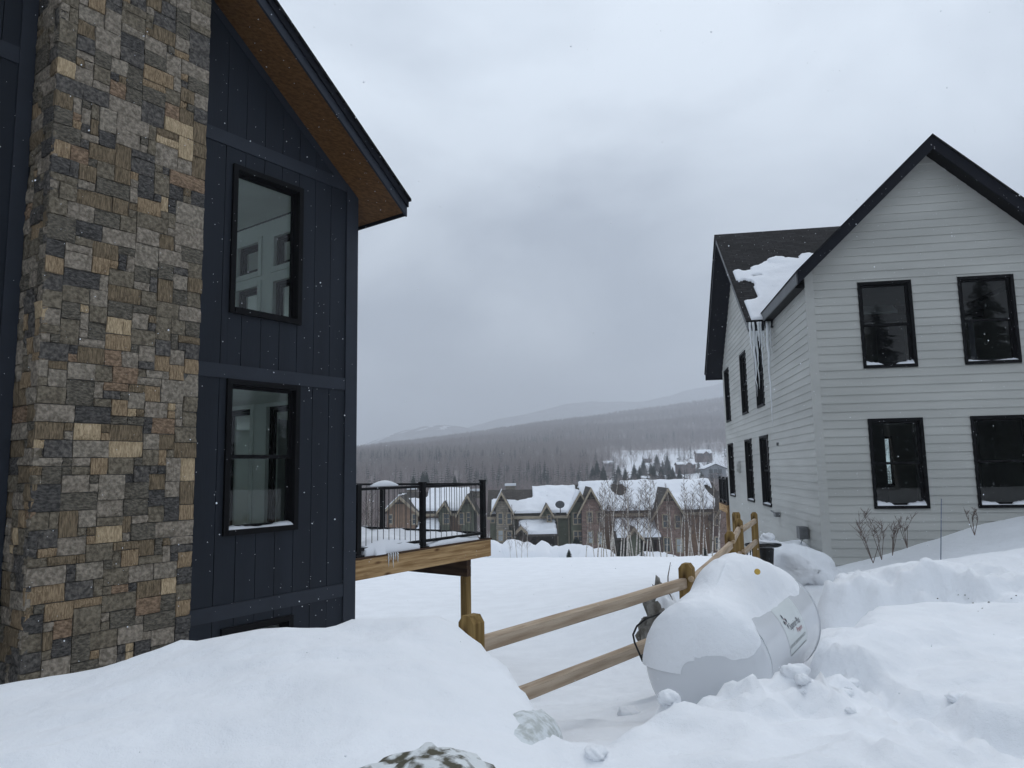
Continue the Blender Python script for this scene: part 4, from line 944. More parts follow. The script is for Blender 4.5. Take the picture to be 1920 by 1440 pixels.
# ------------------------------------------------------------------ townhouses across the field
def FT(x, z, o): return Vector((x, TY-o, z))                    # facade plane at distance TY, o towards us
TY = 82.0
def tp(px, py, Y=None): v = at(px, py, Y or TY); return v.x, v.z
def xuv(c): return (c.x+c.y*0.9, c.z)
def roofuv(c): return (c.x, c.y*1.3)
def far_window(house, x0, x1, z0, z1, o, pale_pane=False, muntin=True, trim=TAN, twin=False):
    f = 0.13; mb = MB()
    mb.box(FT, x0-f, x0, z0-f, z1+f, o+.002, o+.09); mb.box(FT, x1, x1+f, z0-f, z1+f, o+.002, o+.09); mb.box(FT, x0, x1, z1, z1+f, o+.002, o+.088); mb.box(FT, x0, x1, z0-f, z0, o+.002, o+.088)
    w = mb.build('window', trim, house)
    mb = MB(); mb.box(FT, x0, x1, z0, z1, o+.002, o+.03); mb.build('pane', PANEPALE if pale_pane else PANEFAR, w)
    if muntin:
        mb = MB(); zm = (z0+z1)/2; mb.box(FT, x0, x1, zm-.035, zm+.035, o+.031, o+.055)
        if twin: mb.box(FT, (x0+x1)/2-.06, (x0+x1)/2+.06, z0, z1, o+.031, o+.06)
        mb.build('sash_bar', trim, w)
def slope_snow(house, xa, xb, zr, ze, yr, ye, seed, bare=None, thick=0.34, lift=0.20):
    """snow sheet on a front roof slope from ridge (yr, zr) to eave (ye, ze)"""
    us = np.arange(xa, xb, 0.16); ts = np.arange(0.0, 1.001, 0.028)
    def F(x, t_, h): return Vector((x, yr+(ye-yr)*t_, zr+(ze-zr)*t_+h))
    def fn(x, t_):
        n = fbm(x*0.55+seed, t_*3.2, 4, 131+seed); e = np.minimum(x-xa, xb-x)
        th = thick*(0.85+0.5*n)*sstep(0, 0.25, e+0.12*n)
        if bare is not None: th = th*(1-sstep(-0.05, 0.08, bare(x, t_)+0.16*n))
        return np.full(x.shape, lift), th
    return snow_pad('roof_snow', F, us, ts, fn, parent=house)
def gable(house, apex, el, er, zb, o, back, wallm, trim=TAN, inset=0.55, uv=True, snow=None, roofm=SHINGLEB, brackets=True):
    """front-facing gable: wall, two roof slabs, rake trim, brackets. apex, el, er = (x, z) of the roof's front edge"""
    ax, az = apex; wl, wr = el[0]+inset, er[0]-inset
    kl = (az-el[1])/(ax-el[0]); kr = (az-er[1])/(er[0]-ax); zl, zr_ = el[1]+kl*inset, er[1]+kr*inset
    mb = MB(); mb.prism(FT, [(wl, zb), (wr, zb), (wr, zr_-.12), (ax, az-.25), (wl, zl-.12)], -back, o); mb.build('wall', wallm, house, uvf=xuv)
    for (ex, ez), sgn in ((el, -1), (er, 1)):
        mb = MB(); mb.prism(FT, [(ax, az), (ex, ez), (ex, ez-.22), (ax, az-.24)], -back, o+.55); mb.build('roof', roofm, house, uvf=roofuv)
        mb = MB(); mb.prism(FT, [(ax, az+.02), (ex+sgn*.05, ez), (ex+sgn*.05, ez-.34), (ax, az-.40)], o+.552, o+.66); mb.build('rake_board', trim, house)
    if brackets:
        mb = MB(); b_ = (az-el[1])*0.33
        mb.box(FT, ax-b_/kl, ax+b_/kr, az-b_-.30, az-b_-.12, o+.30, o+.545); mb.box(FT, ax-.09, ax+.09, az-b_-.12, az-.42, o+.30, o+.545); mb.build('gable_bracket', DARKPORCH, house)
    if snow:
        for sgn, (ex, ez) in ((-1, el), (1, er)):
            if sgn not in snow: continue
            L = back+o
            us = np.arange(0.03, 0.99, 0.04); ts = np.arange(-o-.3, back, 0.22)
            def F(u_, t_, h, ex=ex, ez=ez): return Vector((ax+(ex-ax)*u_, TY+t_, az+(ez-az)*u_+h))
            def fn(u_, t_): n = fbm(u_*3+sgn, t_*0.6, 3, 150+int(abs(ax))); return np.full(u_.shape, 0.0), 0.26*(0.8+0.5*n)*(1-sstep(-.1, .1, n*0.8-0.1-snow[sgn]*0.3))
            snow_pad('roof_snow', F, us, ts, fn, parent=house)
def main_block(house, x0, x1, zb, ze, zr, depth, wallm, o=0.0, roofm=SHINGLEB, over=0.5):
    mb = MB(); mb.prism(lambda a, z, b_: Vector((b_, a, z)), [(TY-o, zb), (TY+depth, zb), (TY+depth, ze), (TY+depth/2, zr-.2), (TY-o, ze)], x0, x1); mb.build('wall', wallm, house, uvf=xuv)
    ym = TY+(depth-o)/2
    for sgn in (-1, 1):
        ye = TY-o-over if sgn < 0 else TY+depth+over
        mb = MB(); mb.prism(lambda a, z, b_: Vector((b_, a, z)), [(ym, zr), (ye, ze-.05), (ye, ze-.25), (ym, zr-.22)], x0-.3, x1+.3); mb.build('roof', roofm, house, uvf=roofuv)
    mb = MB(); mb.box(FT, x0-.3, x1+.3, ze-.36, ze-.06, o+over+.001, o+over+.06); mb.build('eave_board', TAN, house)
    return ym, TY-o-over
def chimney_box(house, px0, px1, pyt, pyb, dy=6):
    a, zt = tp(px0, pyt, TY+dy); c, _ = tp(px1, pyt, TY+dy); _, zb = tp(px0, pyb, TY+dy)
    mb = MB(); mb.box(FT, a, c, zb, zt, -dy-.6, -dy+.6); ch = mb.build('chimney', STONEV, house, uvf=xuv)
    mb = MB(); mb.box(FT, a-.1, c+.1, zt+.002, zt+.28, -dy-.7, -dy+.7); mb.build('chimney_snow', SNOWFAR, ch)
def porch(house, pl, pr_, pyr, pye, o, wallm, zb, ridge=None):
    x0, zr = tp(pl, pyr); x1, _ = tp(pr_, pyr); _, ze = tp(pl, pye)
    mb = MB(); mb.prism(lambda a, z, b_: Vector((b_, a, z)), [(TY-.002, zr), (TY-o, ze), (TY-o, ze-.22), (TY-.002, zr-.3)], x0, x1); mb.build('porch_roof', SHINGLEB, house, uvf=roofuv)
    slope_snow(house, x0+.05, x1-.05, zr, ze, TY-.1, TY-o-.05, int(pl) % 17, thick=0.45, lift=0.01)
    for x in (x0+.25, (x0+x1)/2, x1-.25):
        mb = MB(); mb.box(FT, x-.13, x+.13, zb, ze-.2, o-.45, o-.19); mb.build('porch_post', DARKPORCH, house)
    mb = MB(); mb.box(FT, x0+.3, x1-.3, zb, ze-.1, .003, .04); mb.build('porch_back', DARKPORCH, house)
def base_z(x): return gz(x, TY-1)-0.6

# green and stone townhouse
TY = 82.0
T1 = root('green_townhouse', (at(1000, 1030, 82).x, 84, -10), 'olive green and tan stone townhouse with half bare snowy roof and satellite dish', 'townhouse')
zb = -11.0
x0, zr = tp(918, 921); x1, _ = tp(1086, 921); _, ze = tp(1000, 966)
ym, ye = main_block(T1, x0, x1, zb, ze, zr, 8.5, GREENS)
slope_snow(T1, x0, x1, zr, ze, ym, ye, 3, bare=lambda x, t_: np.where(x < tp(998, 920)[0], 0.50-t_, -0.5)+0.05*np.sin(x*2), thick=0.30)
gable(T1, tp(939.8, 921, 80.5), tp(920.5, 962, 80.5), tp(963, 962, 80.5), zb, 1.5, 4.2, STONEV, snow={-1: 1.2})
gable(T1, tp(1024, 942.5), tp(1011, 966), tp(1037.5, 966), tp(0, 985)[1], 0.9, 3.5, GREENS, inset=0.35)
gable(T1, tp(1087, 921, 80.8), tp(1062, 966, 80.8), tp(1112, 966, 80.8), zb, 1.2, 5, GREENS, snow={-1: 1.0}, inset=0.5)
for a, c, t0, b0, pale_pane in ((934.5, 942, 963, 982, 0), (951, 958, 963, 982, 0), (934.5, 943, 995, 1014, 1), (951, 959, 997, 1015, 0)):
    (xa, z1_), (xb, z0_) = tp(a, t0, 80.5), tp(c, b0, 80.5); far_window(T1, xa, xb, z0_, z1_, 1.5, bool(pale_pane))
for a, c, t0, b0, o_, Y, tw in ((972, 979, 964.5, 982, 0, 82, 0), (1027, 1032.5, 966, 977, .9, 81.1, 0), (1075.5, 1090, 963, 981.5, 1.2, 80.8, 1), (1076.5, 1091, 997, 1014, 1.2, 80.8, 1), (921, 926.5, 963, 979, 0, 82, 0)):
    (xa, z1_), (xb, z0_) = tp(a, t0, Y), tp(c, b0, Y); far_window(T1, xa, xb, z0_, z1_, o_, False, True, TAN, bool(tw))
porch(T1, 969, 1044, 979, 999, 2.6, DARKPORCH, zb)
gable(T1, tp(977, 985, 79), tp(967.5, 996, 79), tp(989, 998, 79), zb, 2.9, 1.2, DARKPORCH, inset=0.25, brackets=False, snow={1: 1.5})
for px_ in (986.5, 1044.5, 1066): 
    x_, z1_ = tp(px_, 968); mb = MB(); mb.box(FT, x_-.09, x_+.09, zb, z1_, 0.003, 0.08); mb.build('corner_board', TAN, T1)
chimney_box(T1, 948, 966, 911, 924)
dish = MB(); dp = at(1050, 946, 79.6); k0 = len(dish.v)
for r in range(5):
    for j in range(16):
        a = 6.283*j/16; rr = 0.52*r/4; dish.v.append((dp.x+rr*math.cos(a), dp.y-0.25*rr*rr*-1, dp.z+0.8*rr*math.sin(a)))
for r in range(4):
    for j in range(16): dish.f.append((r*16+j, r*16+(j+1) % 16, (r+1)*16+(j+1) % 16, (r+1)*16+j))
dish.tube([dp+Vector((0, .1, 0)), dp+Vector((0.05, .5, -0.55)), dp+Vector((0.1, 1.4, -1.1))], [.05, .05, .05], 6); dish.build('satellite_dish', DISH, T1)

# brick townhouse
T2 = root('brick_townhouse', (at(1230, 1040, 82).x, 84, -10), 'reddish brick townhouse with twin front gables and snow covered roof', 'townhouse')
x0, zr = tp(1088, 911); x1, _ = tp(1352, 911); _, ze = tp(1190, 961)
ym, ye = main_block(T2, x0, x1, zb-1, ze, zr, 9, BROWNS)
slope_snow(T2, x0, x1, zr, ze, ym, ye, 7, bare=lambda x, t_: np.maximum(0.55-np.hypot((x-tp(1135, 0)[0])/1.6, (t_-0.25)/0.5), 0.62-np.hypot((x-tp(1303, 0)[0]-2.0*(t_-.5))/1.2, (t_-0.6)/0.75)), thick=0.34)
gable(T2, tp(1107, 913.5, 80), tp(1081.5, 966, 80), tp(1133, 962, 80), zb-1, 2, 5.2, BRICKV)
gable(T2, tp(1250.5, 914.5, 80), tp(1220, 973, 80), tp(1288.5, 976, 80), zb-1, 2, 5.2, BRICKV, snow={1: -0.3}, inset=0.65)
gable(T2, tp(1362, 922, 80), tp(1336, 974, 80), tp(1388, 974, 80), zb-1, 2, 5.2, BRICKV)
for a, c, t0, b0, pale_pane in ((1101.5, 1109.5, 961, 978.5, 0), (1120.5, 1128, 961, 979, 0), (1103, 1111.5, 997, 1018, 1), (1121, 1129, 998, 1020, 1), (1243, 1253.5, 966, 988, 0), (1266, 1276, 967, 989, 0), (1245, 1256, 1009, 1034, 0), (1268.5, 1279.5, 1011, 1035, 1), (1340.5, 1347, 960, 984, 0), (1341.5, 1347.5, 1008, 1030, 0)):
    (xa, z1_), (xb, z0_) = tp(a, t0, 80), tp(c, b0, 80); far_window(T2, xa, xb, z0_, z1_, 2.0, bool(pale_pane))
for a, c, t0, b0 in ((1186, 1192, 967, 976), (1215, 1220, 968, 977)):
    (xa, z1_), (xb, z0_) = tp(a, t0), tp(c, b0); far_window(T2, xa, xb, z0_, z1_, 0, False, False)
porch(T2, 1146, 1231, 977, 1005, 2.8, DARKPORCH, zb-1)
gable(T2, tp(1187.5, 987, 78.9), tp(1174, 1009, 78.9), tp(1207, 1012, 78.9), zb-1, 3.1, 1.4, GREENS, inset=0.3, brackets=False)
(xa, z1_), (xb, z0_) = tp(1210.5, 1014), tp(1220, 1038); mb = MB(); mb.box(FT, xa, xb, z0_-.6, z1_, .045, .10); mb.build('front_door', REDDOOR, T2)
for px_ in (1330.5, 1222): x_, z1_ = tp(px_, 976); mb = MB(); mb.box(FT, x_-.12, x_+.12, zb-1, z1_, 0.003, 0.08); mb.build('corner_board', TAN, T2)
chimney_box(T2, 1092, 1111, 911.5, 922)

# townhouse seen through the deck railing
TY = 86.0
T3 = root('tan_townhouse', (at(800, 1000, 86).x, 88, -10), 'tan and green townhouse with broad snowy roof seen through the deck railing', 'townhouse')
x0, zr = tp(742, 925); x1, _ = tp(880, 925); _, ze = tp(800, 962)
ym, ye = main_block(T3, x0, x1, zb, ze, zr, 8.5, BROWNS)
slope_snow(T3, x0, x1, zr, ze, ym, ye, 5, bare=lambda x, t_: np.where(x < tp(792, 0)[0], 0.45-t_, -0.5), thick=0.34)
gable(T3, tp(750, 929, 84.5), tp(717, 962, 84.5), tp(788, 963, 84.5), zb, 1.5, 4.5, BROWNS, snow={-1: 1.2})
gable(T3, tp(835, 939), tp(819, 962), tp(849, 962), zb, 0.9, 3.5, GREENS, inset=.3, snow={-1: -.2})
gable(T3, tp(876, 926.5, 84.5), tp(855.5, 966, 84.5), tp(897, 963, 84.5), zb, 1.5, 4.5, GREENS)
for a, c, t0, b0, o_, Y in ((730, 735, 966, 981, 1.5, 84.5), (774, 781, 965, 982, 1.5, 84.5), (832, 842, 964, 981, .9, 85.1), (862, 869, 963, 982, 1.5, 84.5), (876, 881, 962, 978, 1.5, 84.5)):
    (xa, z1_), (xb, z0_) = tp(a, t0, Y), tp(c, b0, Y); far_window(T3, xa, xb, z0_, z1_, o_)
porch(T3, 783, 829, 979, 995, 2.4, DARKPORCH, zb)
chimney_box(T3, 884, 904, 921, 934); chimney_box(T3, 765, 779, 918, 928)
TY = 82.0
# snow heaps pushed up in front of the townhouses
for k, (px_, py_, w_, h_) in enumerate(((927, 1017, 22, 17), (958, 1016, 24, 15), (990, 1024, 20, 10), (1016, 1022, 22, 14), (1037, 1027, 22, 13), (1063, 1021, 24, 17), (1090, 1023, 22, 15), (1115, 1028, 24, 14), (1226, 1036, 20, 10), (1252, 1039, 22, 9), (1340, 1038, 24, 12), (905, 1020, 20, 14))):
    p = at(px_, py_, 74.5); w_ *= 0.062; v = []; f = []; n = 15
    rd = random.Random(k)
    h_ = p.z-(-10.6)
    for j in range(n):
        for i in range(n):
            u_, v__ = i/(n-1)*2-1, j/(n-1)*2-1; r = math.hypot(u_, v__)
            nz = float(fbm(np.array([u_*1.6+k*3.1]), np.array([v__*1.6+k]), 4, 160)[0])
            z = -10.6+h_*(max(0, 1-r**2)**0.45*(1+0.30*nz)) if r < 1 else -10.7
            v.append((p.x+u_*w_*1.9, 74.5+v__*2.6+0.6*nz, z))
    f = [(j*n+i, j*n+i+1, (j+1)*n+i+1, (j+1)*n+i) for j in range(n-1) for i in range(n-1)]
    me = bpy.data.meshes.new('snow_heap'); me.from_pydata(v, [], f); me.update(); me.shade_smooth()
    tag(link('snow_heap', me, SNOWFAR), 'rounded snow heap pushed up in front of the townhouses', 'snow heap', 'snow heaps along the townhouses')

# ------------------------------------------------------------------ houses on the far slope
def hut(name, label, px0, px1, pyr, pye, pyb, Y, wallm, front=False):
    x0, zr = tp(px0, pyr, Y); x1, _ = tp(px1, pyr, Y); _, ze = tp(px0, pye, Y); _, zb_ = tp(px0, pyb, Y)
    r = root(name, ((x0+x1)/2, Y+4, zb_), label, 'house')
    FXY = lambda a, z, b_: Vector((b_, a, z)); D_ = (x1-x0)*0.6
    if front:
        F = lambda a, z, o: Vector((a, Y-o, z)); mx = (x0+x1)/2; sl = (zr-ze)
        mb = MB(); mb.prism(F, [(x0+.4, zb_-4), (x1-.4, zb_-4), (x1-.4, ze), (mx, zr-.2), (x0+.4, ze)], -9, 0); mb.build('wall', wallm, r)
        for ex in (x0-.4, x1+.4):
            mb = MB(); mb.prism(F, [(mx, zr), (ex, ze-.1), (ex, ze-.4), (mx, zr-.3)], -9.5, 1); mb.build('roof', DARKPORCH, r)
            mb = MB(); mb.prism(F, [(mx, zr+.35), (ex, ze+.3), (ex, ze-.08), (mx, zr+.02)], -9.4, .9); mb.build('roof_snow', SNOWFAR, r)
        wx = [(mx-3.2, mx-1.4), (mx-.9, mx+.9), (mx+1.4, mx+3.2)]; zz_ = [(ze-2.2, ze-.3), (ze-5.4, ze-3.4)]
        for a, c in wx:
            for b0, b1 in zz_:
                mb = MB(); mb.box(F, max(a, x0+.6), min(c, x1-.6), b0, b1, .005, .12); mb.build('window', PANEFAR, r)
        mb = MB(); mb.box(F, mx-3, mx+3, ze-2.8, ze-2.5, .01, 1.8); mb.build('balcony', HBROWN, r)
    else:
        mb = MB(); mb.prism(FXY, [(Y, zb_-4), (Y+D_, zb_-4), (Y+D_, ze), (Y+D_/2, zr-.2), (Y, ze)], x0, x1); mb.build('wall', wallm, r)
        for ye_ in (Y-.6, Y+D_+.6):
            mb = MB(); mb.prism(FXY, [(Y+D_/2, zr), (ye_, ze-.1), (ye_, ze-.4), (Y+D_/2, zr-.3)], x0-.5, x1+.5); mb.build('roof', DARKPORCH, r)
            mb = MB(); mb.prism(FXY, [(Y+D_/2, zr+.4), (ye_+.1, ze+.3), (ye_+.1, ze-.08), (Y+D_/2, zr+.02)], x0-.4, x1+.4); mb.build('roof_snow', SNOWFAR, r)
        F = lambda a, z, o: Vector((a, Y-o, z)); mx = x0+(x1-x0)*.62; hw = (x1-x0)*.20
        mb = MB(); mb.prism(F, [(mx-hw, zb_-4), (mx+hw, zb_-4), (mx+hw, ze-.2), (mx, ze+hw*.6), (mx-hw, ze-.2)], -1, .9); mb.build('wall', wallm, r)
        for ex in (mx-hw-.4, mx+hw+.4):
            mb = MB(); mb.prism(F, [(mx, ze+hw*.6+.4), (ex, ze-.1), (ex, ze-.5), (mx, ze+hw*.6)], -2, 1.5); mb.build('roof_snow', SNOWFAR, r)
        n = max(2, int((x1-x0)/2.6))
        for k in range(n):
            a = x0+.6+(x1-x0-1.2)*k/n
            mb = MB(); mb.box(F, a, a+1.0, ze-2.0, ze-.6, .005 if abs(a+.5-mx) > hw+.5 else .905, 1.0 if abs(a+.5-mx) <= hw+.5 else .1); mb.build('window', PANEFAR, r)
    return r
hut('hillside_house', 'dark brown house with snowy roofs, highest of the hillside houses', 1306, 1334, 844, 850, 861, 520, HBROWN)
hut('hillside_house', 'long low snow roofed house below the dark brown one', 1270, 1304, 867, 871, 878, 430, HBROWN)
hut('hillside_house', 'pale grey gable-fronted house with balcony on the far slope', 1320, 1362, 870, 879, 898, 360, HGREY, True)
hut('hillside_house', 'small brown house standing alone among the bare trees', 1207, 1222, 855, 860, 867, 560, HBROWN)
hut('hillside_house', 'small snow roofed house at the edge of the dense wood', 1132, 1150, 865, 869, 878, 470, HGREY)
hut('hillside_house', 'low snow roofed house half hidden behind evergreens', 1204, 1218, 894, 897, 902, 300, HBROWN)

# ------------------------------------------------------------------ single evergreens in the valley
con = [conifer_mesh('crown', 1.0, 0.22, 55, 17, s, 4) for s in (21, 22, 23)]
for m_ in con: m_.materials.append(NEEDLE)
tk = MB(); tk.tube([(0, 0, -0.05), (0, 0, 0.5)], [0.02, 0.012], 6); tkm = tk.mesh('trunk'); tkm.materials.append(TWIG)
def evergreen(x, y, z, h, k, label, group, wide=1.0):
    e = root('evergreen_tree', (x, y, z), label, 'tree', group)
    for me_, nm in ((con[k % 3], 'crown'), (tkm, 'trunk')):
        o = bpy.data.objects.new(nm, me_); COL.objects.link(o); o.parent = e; o.scale = (h*wide, h*wide, h); o.rotation_euler = (0, 0, k*1.3)
    return e
EG = [(1120, 862, 900, 330), (1132, 872, 905, 300), (1112, 872, 905, 310), (1173, 876, 905, 290), (1190, 868, 902, 320), (1200, 872, 902, 310), (1207, 858, 893, 380), (1222, 868, 900, 330), (1232, 850, 880, 430), (1243, 862, 886, 420), (1252, 853, 885, 430), (1262, 874, 902, 300), (1275, 876, 904, 280),
      (1226, 870, 904, 290), (1240, 873, 904, 300), (1255, 872, 904, 290), (1316, 882, 905, 290), (1310, 864, 882, 420), (1328, 862, 880, 440), (1160, 870, 900, 340), (793, 882, 912, 260), (800, 884, 912, 250), (775, 891, 912, 230), (718, 903, 915, 190), (853, 890, 912, 250)]
for k, (px_, pt, pb2, Y) in enumerate(EG):
    p, q_ = at(px_, pb2, Y), at(px_, pt, Y)
    evergreen(p.x, Y, p.z-1.5, (q_.z-p.z)+1.5, k, 'dark evergreen standing in the valley beyond the townhouses', 'evergreens in the valley', 1.25)
# small snowy firs by the townhouses
for k, (px_, pt, pb2, Y) in enumerate(((1078, 1008, 1030, 78.4), (1083, 1006, 1030, 78.0), (1067, 1029, 1042, 62), (1162, 1026, 1046, 66), (1205, 1030, 1047, 66), (1322, 1026, 1046, 70))):
    p, q_ = at(px_, pb2, Y), at(px_, pt, Y)
    evergreen(p.x, Y, p.z-.3, (q_.z-p.z)+.3, k+40, 'low dark fir bush planted close to the townhouse fronts', 'fir bushes by the townhouses', 1.7)

# ------------------------------------------------------------------ birches along the field edge
BV = []
for k in range(6):
    tr, br = bare_tree(1.0, 200+k, 0.25, 26, 4, 3, r0=0.0072, crown0=0.26, lean=0.10, sides=6, twr=0.55)
    tm, bm = tr.mesh('trunk', True), br.mesh('crown'); tm.materials.append(BARK); bm.materials.append(TWIG); BV.append((tm, bm))
def birch(px_, pt, Y, k, label, group, thick=1.0, dark=False):
    x = at(px_, 1045, Y).x; zb_ = gz(x, Y); h = at(px_, pt, Y).z-zb_
    e = root('birch_tree', (x, Y, zb_-.1), label, 'tree', group)
    for me_, nm in zip(BV[k % 6], ('trunk', 'crown')):
        o = bpy.data.objects.new(nm, me_); COL.objects.link(o); o.parent = e; o.scale = (h*thick, h*thick, h); o.rotation_euler = (0, 0, k*2.1)
    return e
BX = [(970, 945), (977, 985), (989, 975), (958, 990), (1120, 905), (1131, 900), (1139, 915), (1145, 895), (1150, 905), (1156, 890), (1163, 900), (1175, 885), (1183, 900), (1192, 893), (1200, 920), (1226, 905), (1212, 888), (1250, 925), (1264, 905), (1290, 900), (1296, 930), (1301, 895), (1309, 905), (1318, 890), (1327, 900), (1345, 905), (1350, 925), (1115, 940), (1098, 960), (1127, 930), (1148, 915), (1168, 912), (1178, 930), (1188, 905), (1205, 900), (1218, 915), (1240, 900), (1275, 915), (1284, 905), (1313, 925), (1335, 895)]
for k, (px_, pt) in enumerate(BX):
    birch(px_, pt, 56+(k*7.3) % 10, k, 'slender white birch at the far edge of the snowy field', 'birches along the field edge', 0.95+0.35*((k*5) % 3)/2)
for k, (px_, pt) in enumerate(((672, 930), (678, 915), (690, 925), (700, 940), (706, 935), (712, 955), (668, 900), (683, 905), (720, 960))):
    birch(px_, pt, 52+(k*3.7) % 9, k+3, 'slender white birch seen behind the deck railing', 'birches behind the deck railing', 1.0)

# ------------------------------------------------------------------ split rail fence
fence = root('rail_fence', (1.5, 6.4, -1.9), 'split rail fence of brown posts and pale rails', 'fence')
FP = [(-0.262, 4.3, -0.84), (1.50, 6.4, -0.845), (2.72, 9.2, -0.83), (3.62, 11.7, -0.86), (4.60, 13.9, -0.90)]
pv = [Vector(p) for p in FP]
def fpost(p, dirv, w=0.118, d=0.095, zb_=None, low=1.5):
    a = dirv.normalized(); a.z = 0; a.normalize(); b_ = Vector((-a.y, a.x, 0))
    F = lambda s, z, o: (s, o, z)
    mb = MB(); c = 0.032; H = low
    poly = [(-w/2, -H), (w/2, -H), (w/2, -c*1.3), (w/2-c, 0), (-w/2+c, 0), (-w/2, -c*1.3)]
    mb.prism(F, poly, -d/2, d/2)
    o = mb.build('post', POSTW)
    setp(o, fence)
    # grain runs along local x, so the post is modelled lying down and stood up
    me_ = o.data
    for v_ in me_.vertices: v_.co = Vector((v_.co.z, v_.co.x, v_.co.y))
    o.matrix_basis = Matrix(((0, b_.x, a.x, p.x), (0, b_.y, a.y, p.y), (1, b_.z, a.z, p.z), (0, 0, 0, 1)))
    return o
for i, p in enumerate(pv):
    dv = (pv[min(i+1, len(pv)-1)]-pv[max(i-1, 0)])
    if i == 0: dv = pv[1]-pv[0]
    fpost(p, dv)
fpost(Vector((3.95, 12.9, -0.83)), Vector((1, .3, 0)))
side = Vector((0.77, -0.64, 0))
for i in range(4):
    a, c = pv[i], pv[i+1]; u_ = (c-a).normalized(); u_.z = 0
    for dz in (-0.185, -0.555):
        z0_, z1_ = a.z+dz, c.z+dz
        A, B = Vector((a.x, a.y, z0_))-u_*0.02, Vector((c.x, c.y, z1_+(0.02 if dz > -.3 else 0)))+u_*0.09
        off = side*0.012*(1 if (i % 2) else -1)
        beam('rail', A+off+u_*0.0, B+off, 0.062, 0.090, RAILW, fence, segs=5, jit=0.0025, cham=0.012, bow=-0.004)
for p in pv[1:4]:                                             # rail ends poking through the mortises
    for dz in (-0.125, -0.50):
        q_ = p+Vector((0.02, -0.075, dz)); mb = MB(); n = 8
        mb.tube([q_, q_+Vector((-0.012, -0.02, 0.004))], [0.028, 0.022], 8); mb.build('rail_end', ENDGRAIN, fence)

# ------------------------------------------------------------------ propane tank
TA = R_(32.65); TU = Vector((math.sin(TA), math.cos(TA), 0)); TN = Vector((math.cos(TA), -math.sin(TA), 0)); TR = 0.38
TP0 = Vector((1.147, 4.48, -1.203)); TL = 1.543
tank = root('propane_tank', TP0-Z*0.45, 'white propane tank half buried in snow beside the rail fence', 'tank')
def TS(a, ph, r=TR):
    """surface point: a along the axis (negative / beyond TL on the heads), ph up from the side that faces the house on the right"""
    rr = r
    return TP0+TU*a+(TN*math.cos(ph)+Z*math.sin(ph))*rr
mb = MB(True); n = 128
HD = 0.228
prof = [(-HD*math.cos(q*math.pi/2/30), TR*math.sin(q*math.pi/2/30)) for q in range(1, 31)]+[(TL*q/6, TR) for q in range(1, 6)]+[(TL+HD*math.sin(q*math.pi/2/30), TR*math.cos(q*math.pi/2/30)) for q in range(0, 30)]
for a, r in prof:
    for j in range(n): mb.v.append(tuple(TP0+TU*a+(TN*math.cos(6.2832*j/n)+Z*math.sin(6.2832*j/n))*r))
for i in range(len(prof)-1):
    for j in range(n): mb.f.append((i*n+j, i*n+(j+1) % n, (i+1)*n+(j+1) % n, (i+1)*n+j))
mb.f.append(tuple(range(n))); mb.f.append(tuple((len(prof)-1)*n+j for j in range(n))[::-1])
mb.build('tank_shell', TANKW, tank, True)
for a in (0.02, TL-0.02):
    mb = MB(); mb.tube([TS(a, 6.2832*j/48, TR+.001) for j in range(49)], [0.007]*49, 6, cap=False); mb.build('weld_seam', TANKW, tank, True)
def onto(name, flat_v, flat_f, m, a0, p0, parent, lift=0.003):
    v = [TS(a0+x, p0+y/TR, TR+lift) for x, y in flat_v]; me_ = bpy.data.meshes.new(name); me_.from_pydata([tuple(p) for p in v], [], flat_f); me_.update(); return link(name, me_, m, parent)
LA0, LP0 = 0.50, 0.0
gv = [(0.52*i/8, TR*R_(-1+46*j/10)) for j in range(11) for i in range(9)]; gf = [(j*9+i, j*9+i+1, (j+1)*9+i+1, (j+1)*9+i) for j in range(10) for i in range(8)]
lab = onto('label_sticker', gv, gf, LABELW, LA0, LP0, tank, 0.0015)
def lettering(name, txt, size, a0, a1, deg, m):
    cu = bpy.data.curves.new(name, 'FONT'); cu.body = txt; cu.size = size; cu.resolution_u = 3
    ob = bpy.data.objects.new(name, cu); COL.objects.link(ob); dg = bpy.context.evaluated_depsgraph_get(); dg.update()
    me_ = bpy.data.meshes.new_from_object(ob.evaluated_get(dg)); COL.objects.unlink(ob); bpy.data.objects.remove(ob)
    xm = max(v_.co.x for v_ in me_.vertices); k = (a1-a0)/xm
    fv = [(v_.co.x*k, v_.co.y) for v_ in me_.vertices]; ff_ = [tuple(p.vertices) for p in me_.polygons]; bpy.data.meshes.remove(me_)
    return onto(name, fv, ff_, m, a0, R_(deg), lab, 0.0035)
lettering('lettering', 'Superior Plus', 0.062, 0.634, 0.930, 19.5, INKN)
lettering('lettering', 'Propane', 0.046, 0.775, 0.930, 13.2, INKR)
lettering('lettering', '855-804-3835  SUPERIORPLUSPROPANE.COM', 0.026, 0.509, 0.975, 5.6, INKG)
for k, (a_p, dg_, w, h, m_) in enumerate(((0.590, 34.0, .013, .038, INKN), (0.628, 29.5, .016, .036, INKN), (0.572, 28.4, .016, .034, INKN), (0.604, 24.2, .011, .040, INKN), (0.606, 31.2, .008, .013, INKR), (0.600, 27.6, .008, .013, INKR))):
    onto('emblem', [(-w, 0), (0, -h/2), (w, 0), (0, h/2)], [(0, 1, 2, 3)], m_, a_p, R_(dg_), lab, 0.0035)
lg = [(i*0.06, 0) for i in range(9)]+[(i*0.06, 0.004) for i in range(9)]; onto('emblem', lg, [(i, i+1, 10+i, 9+i) for i in range(8)], INKG, LA0, R_(-0.6), lab, 0.0035)
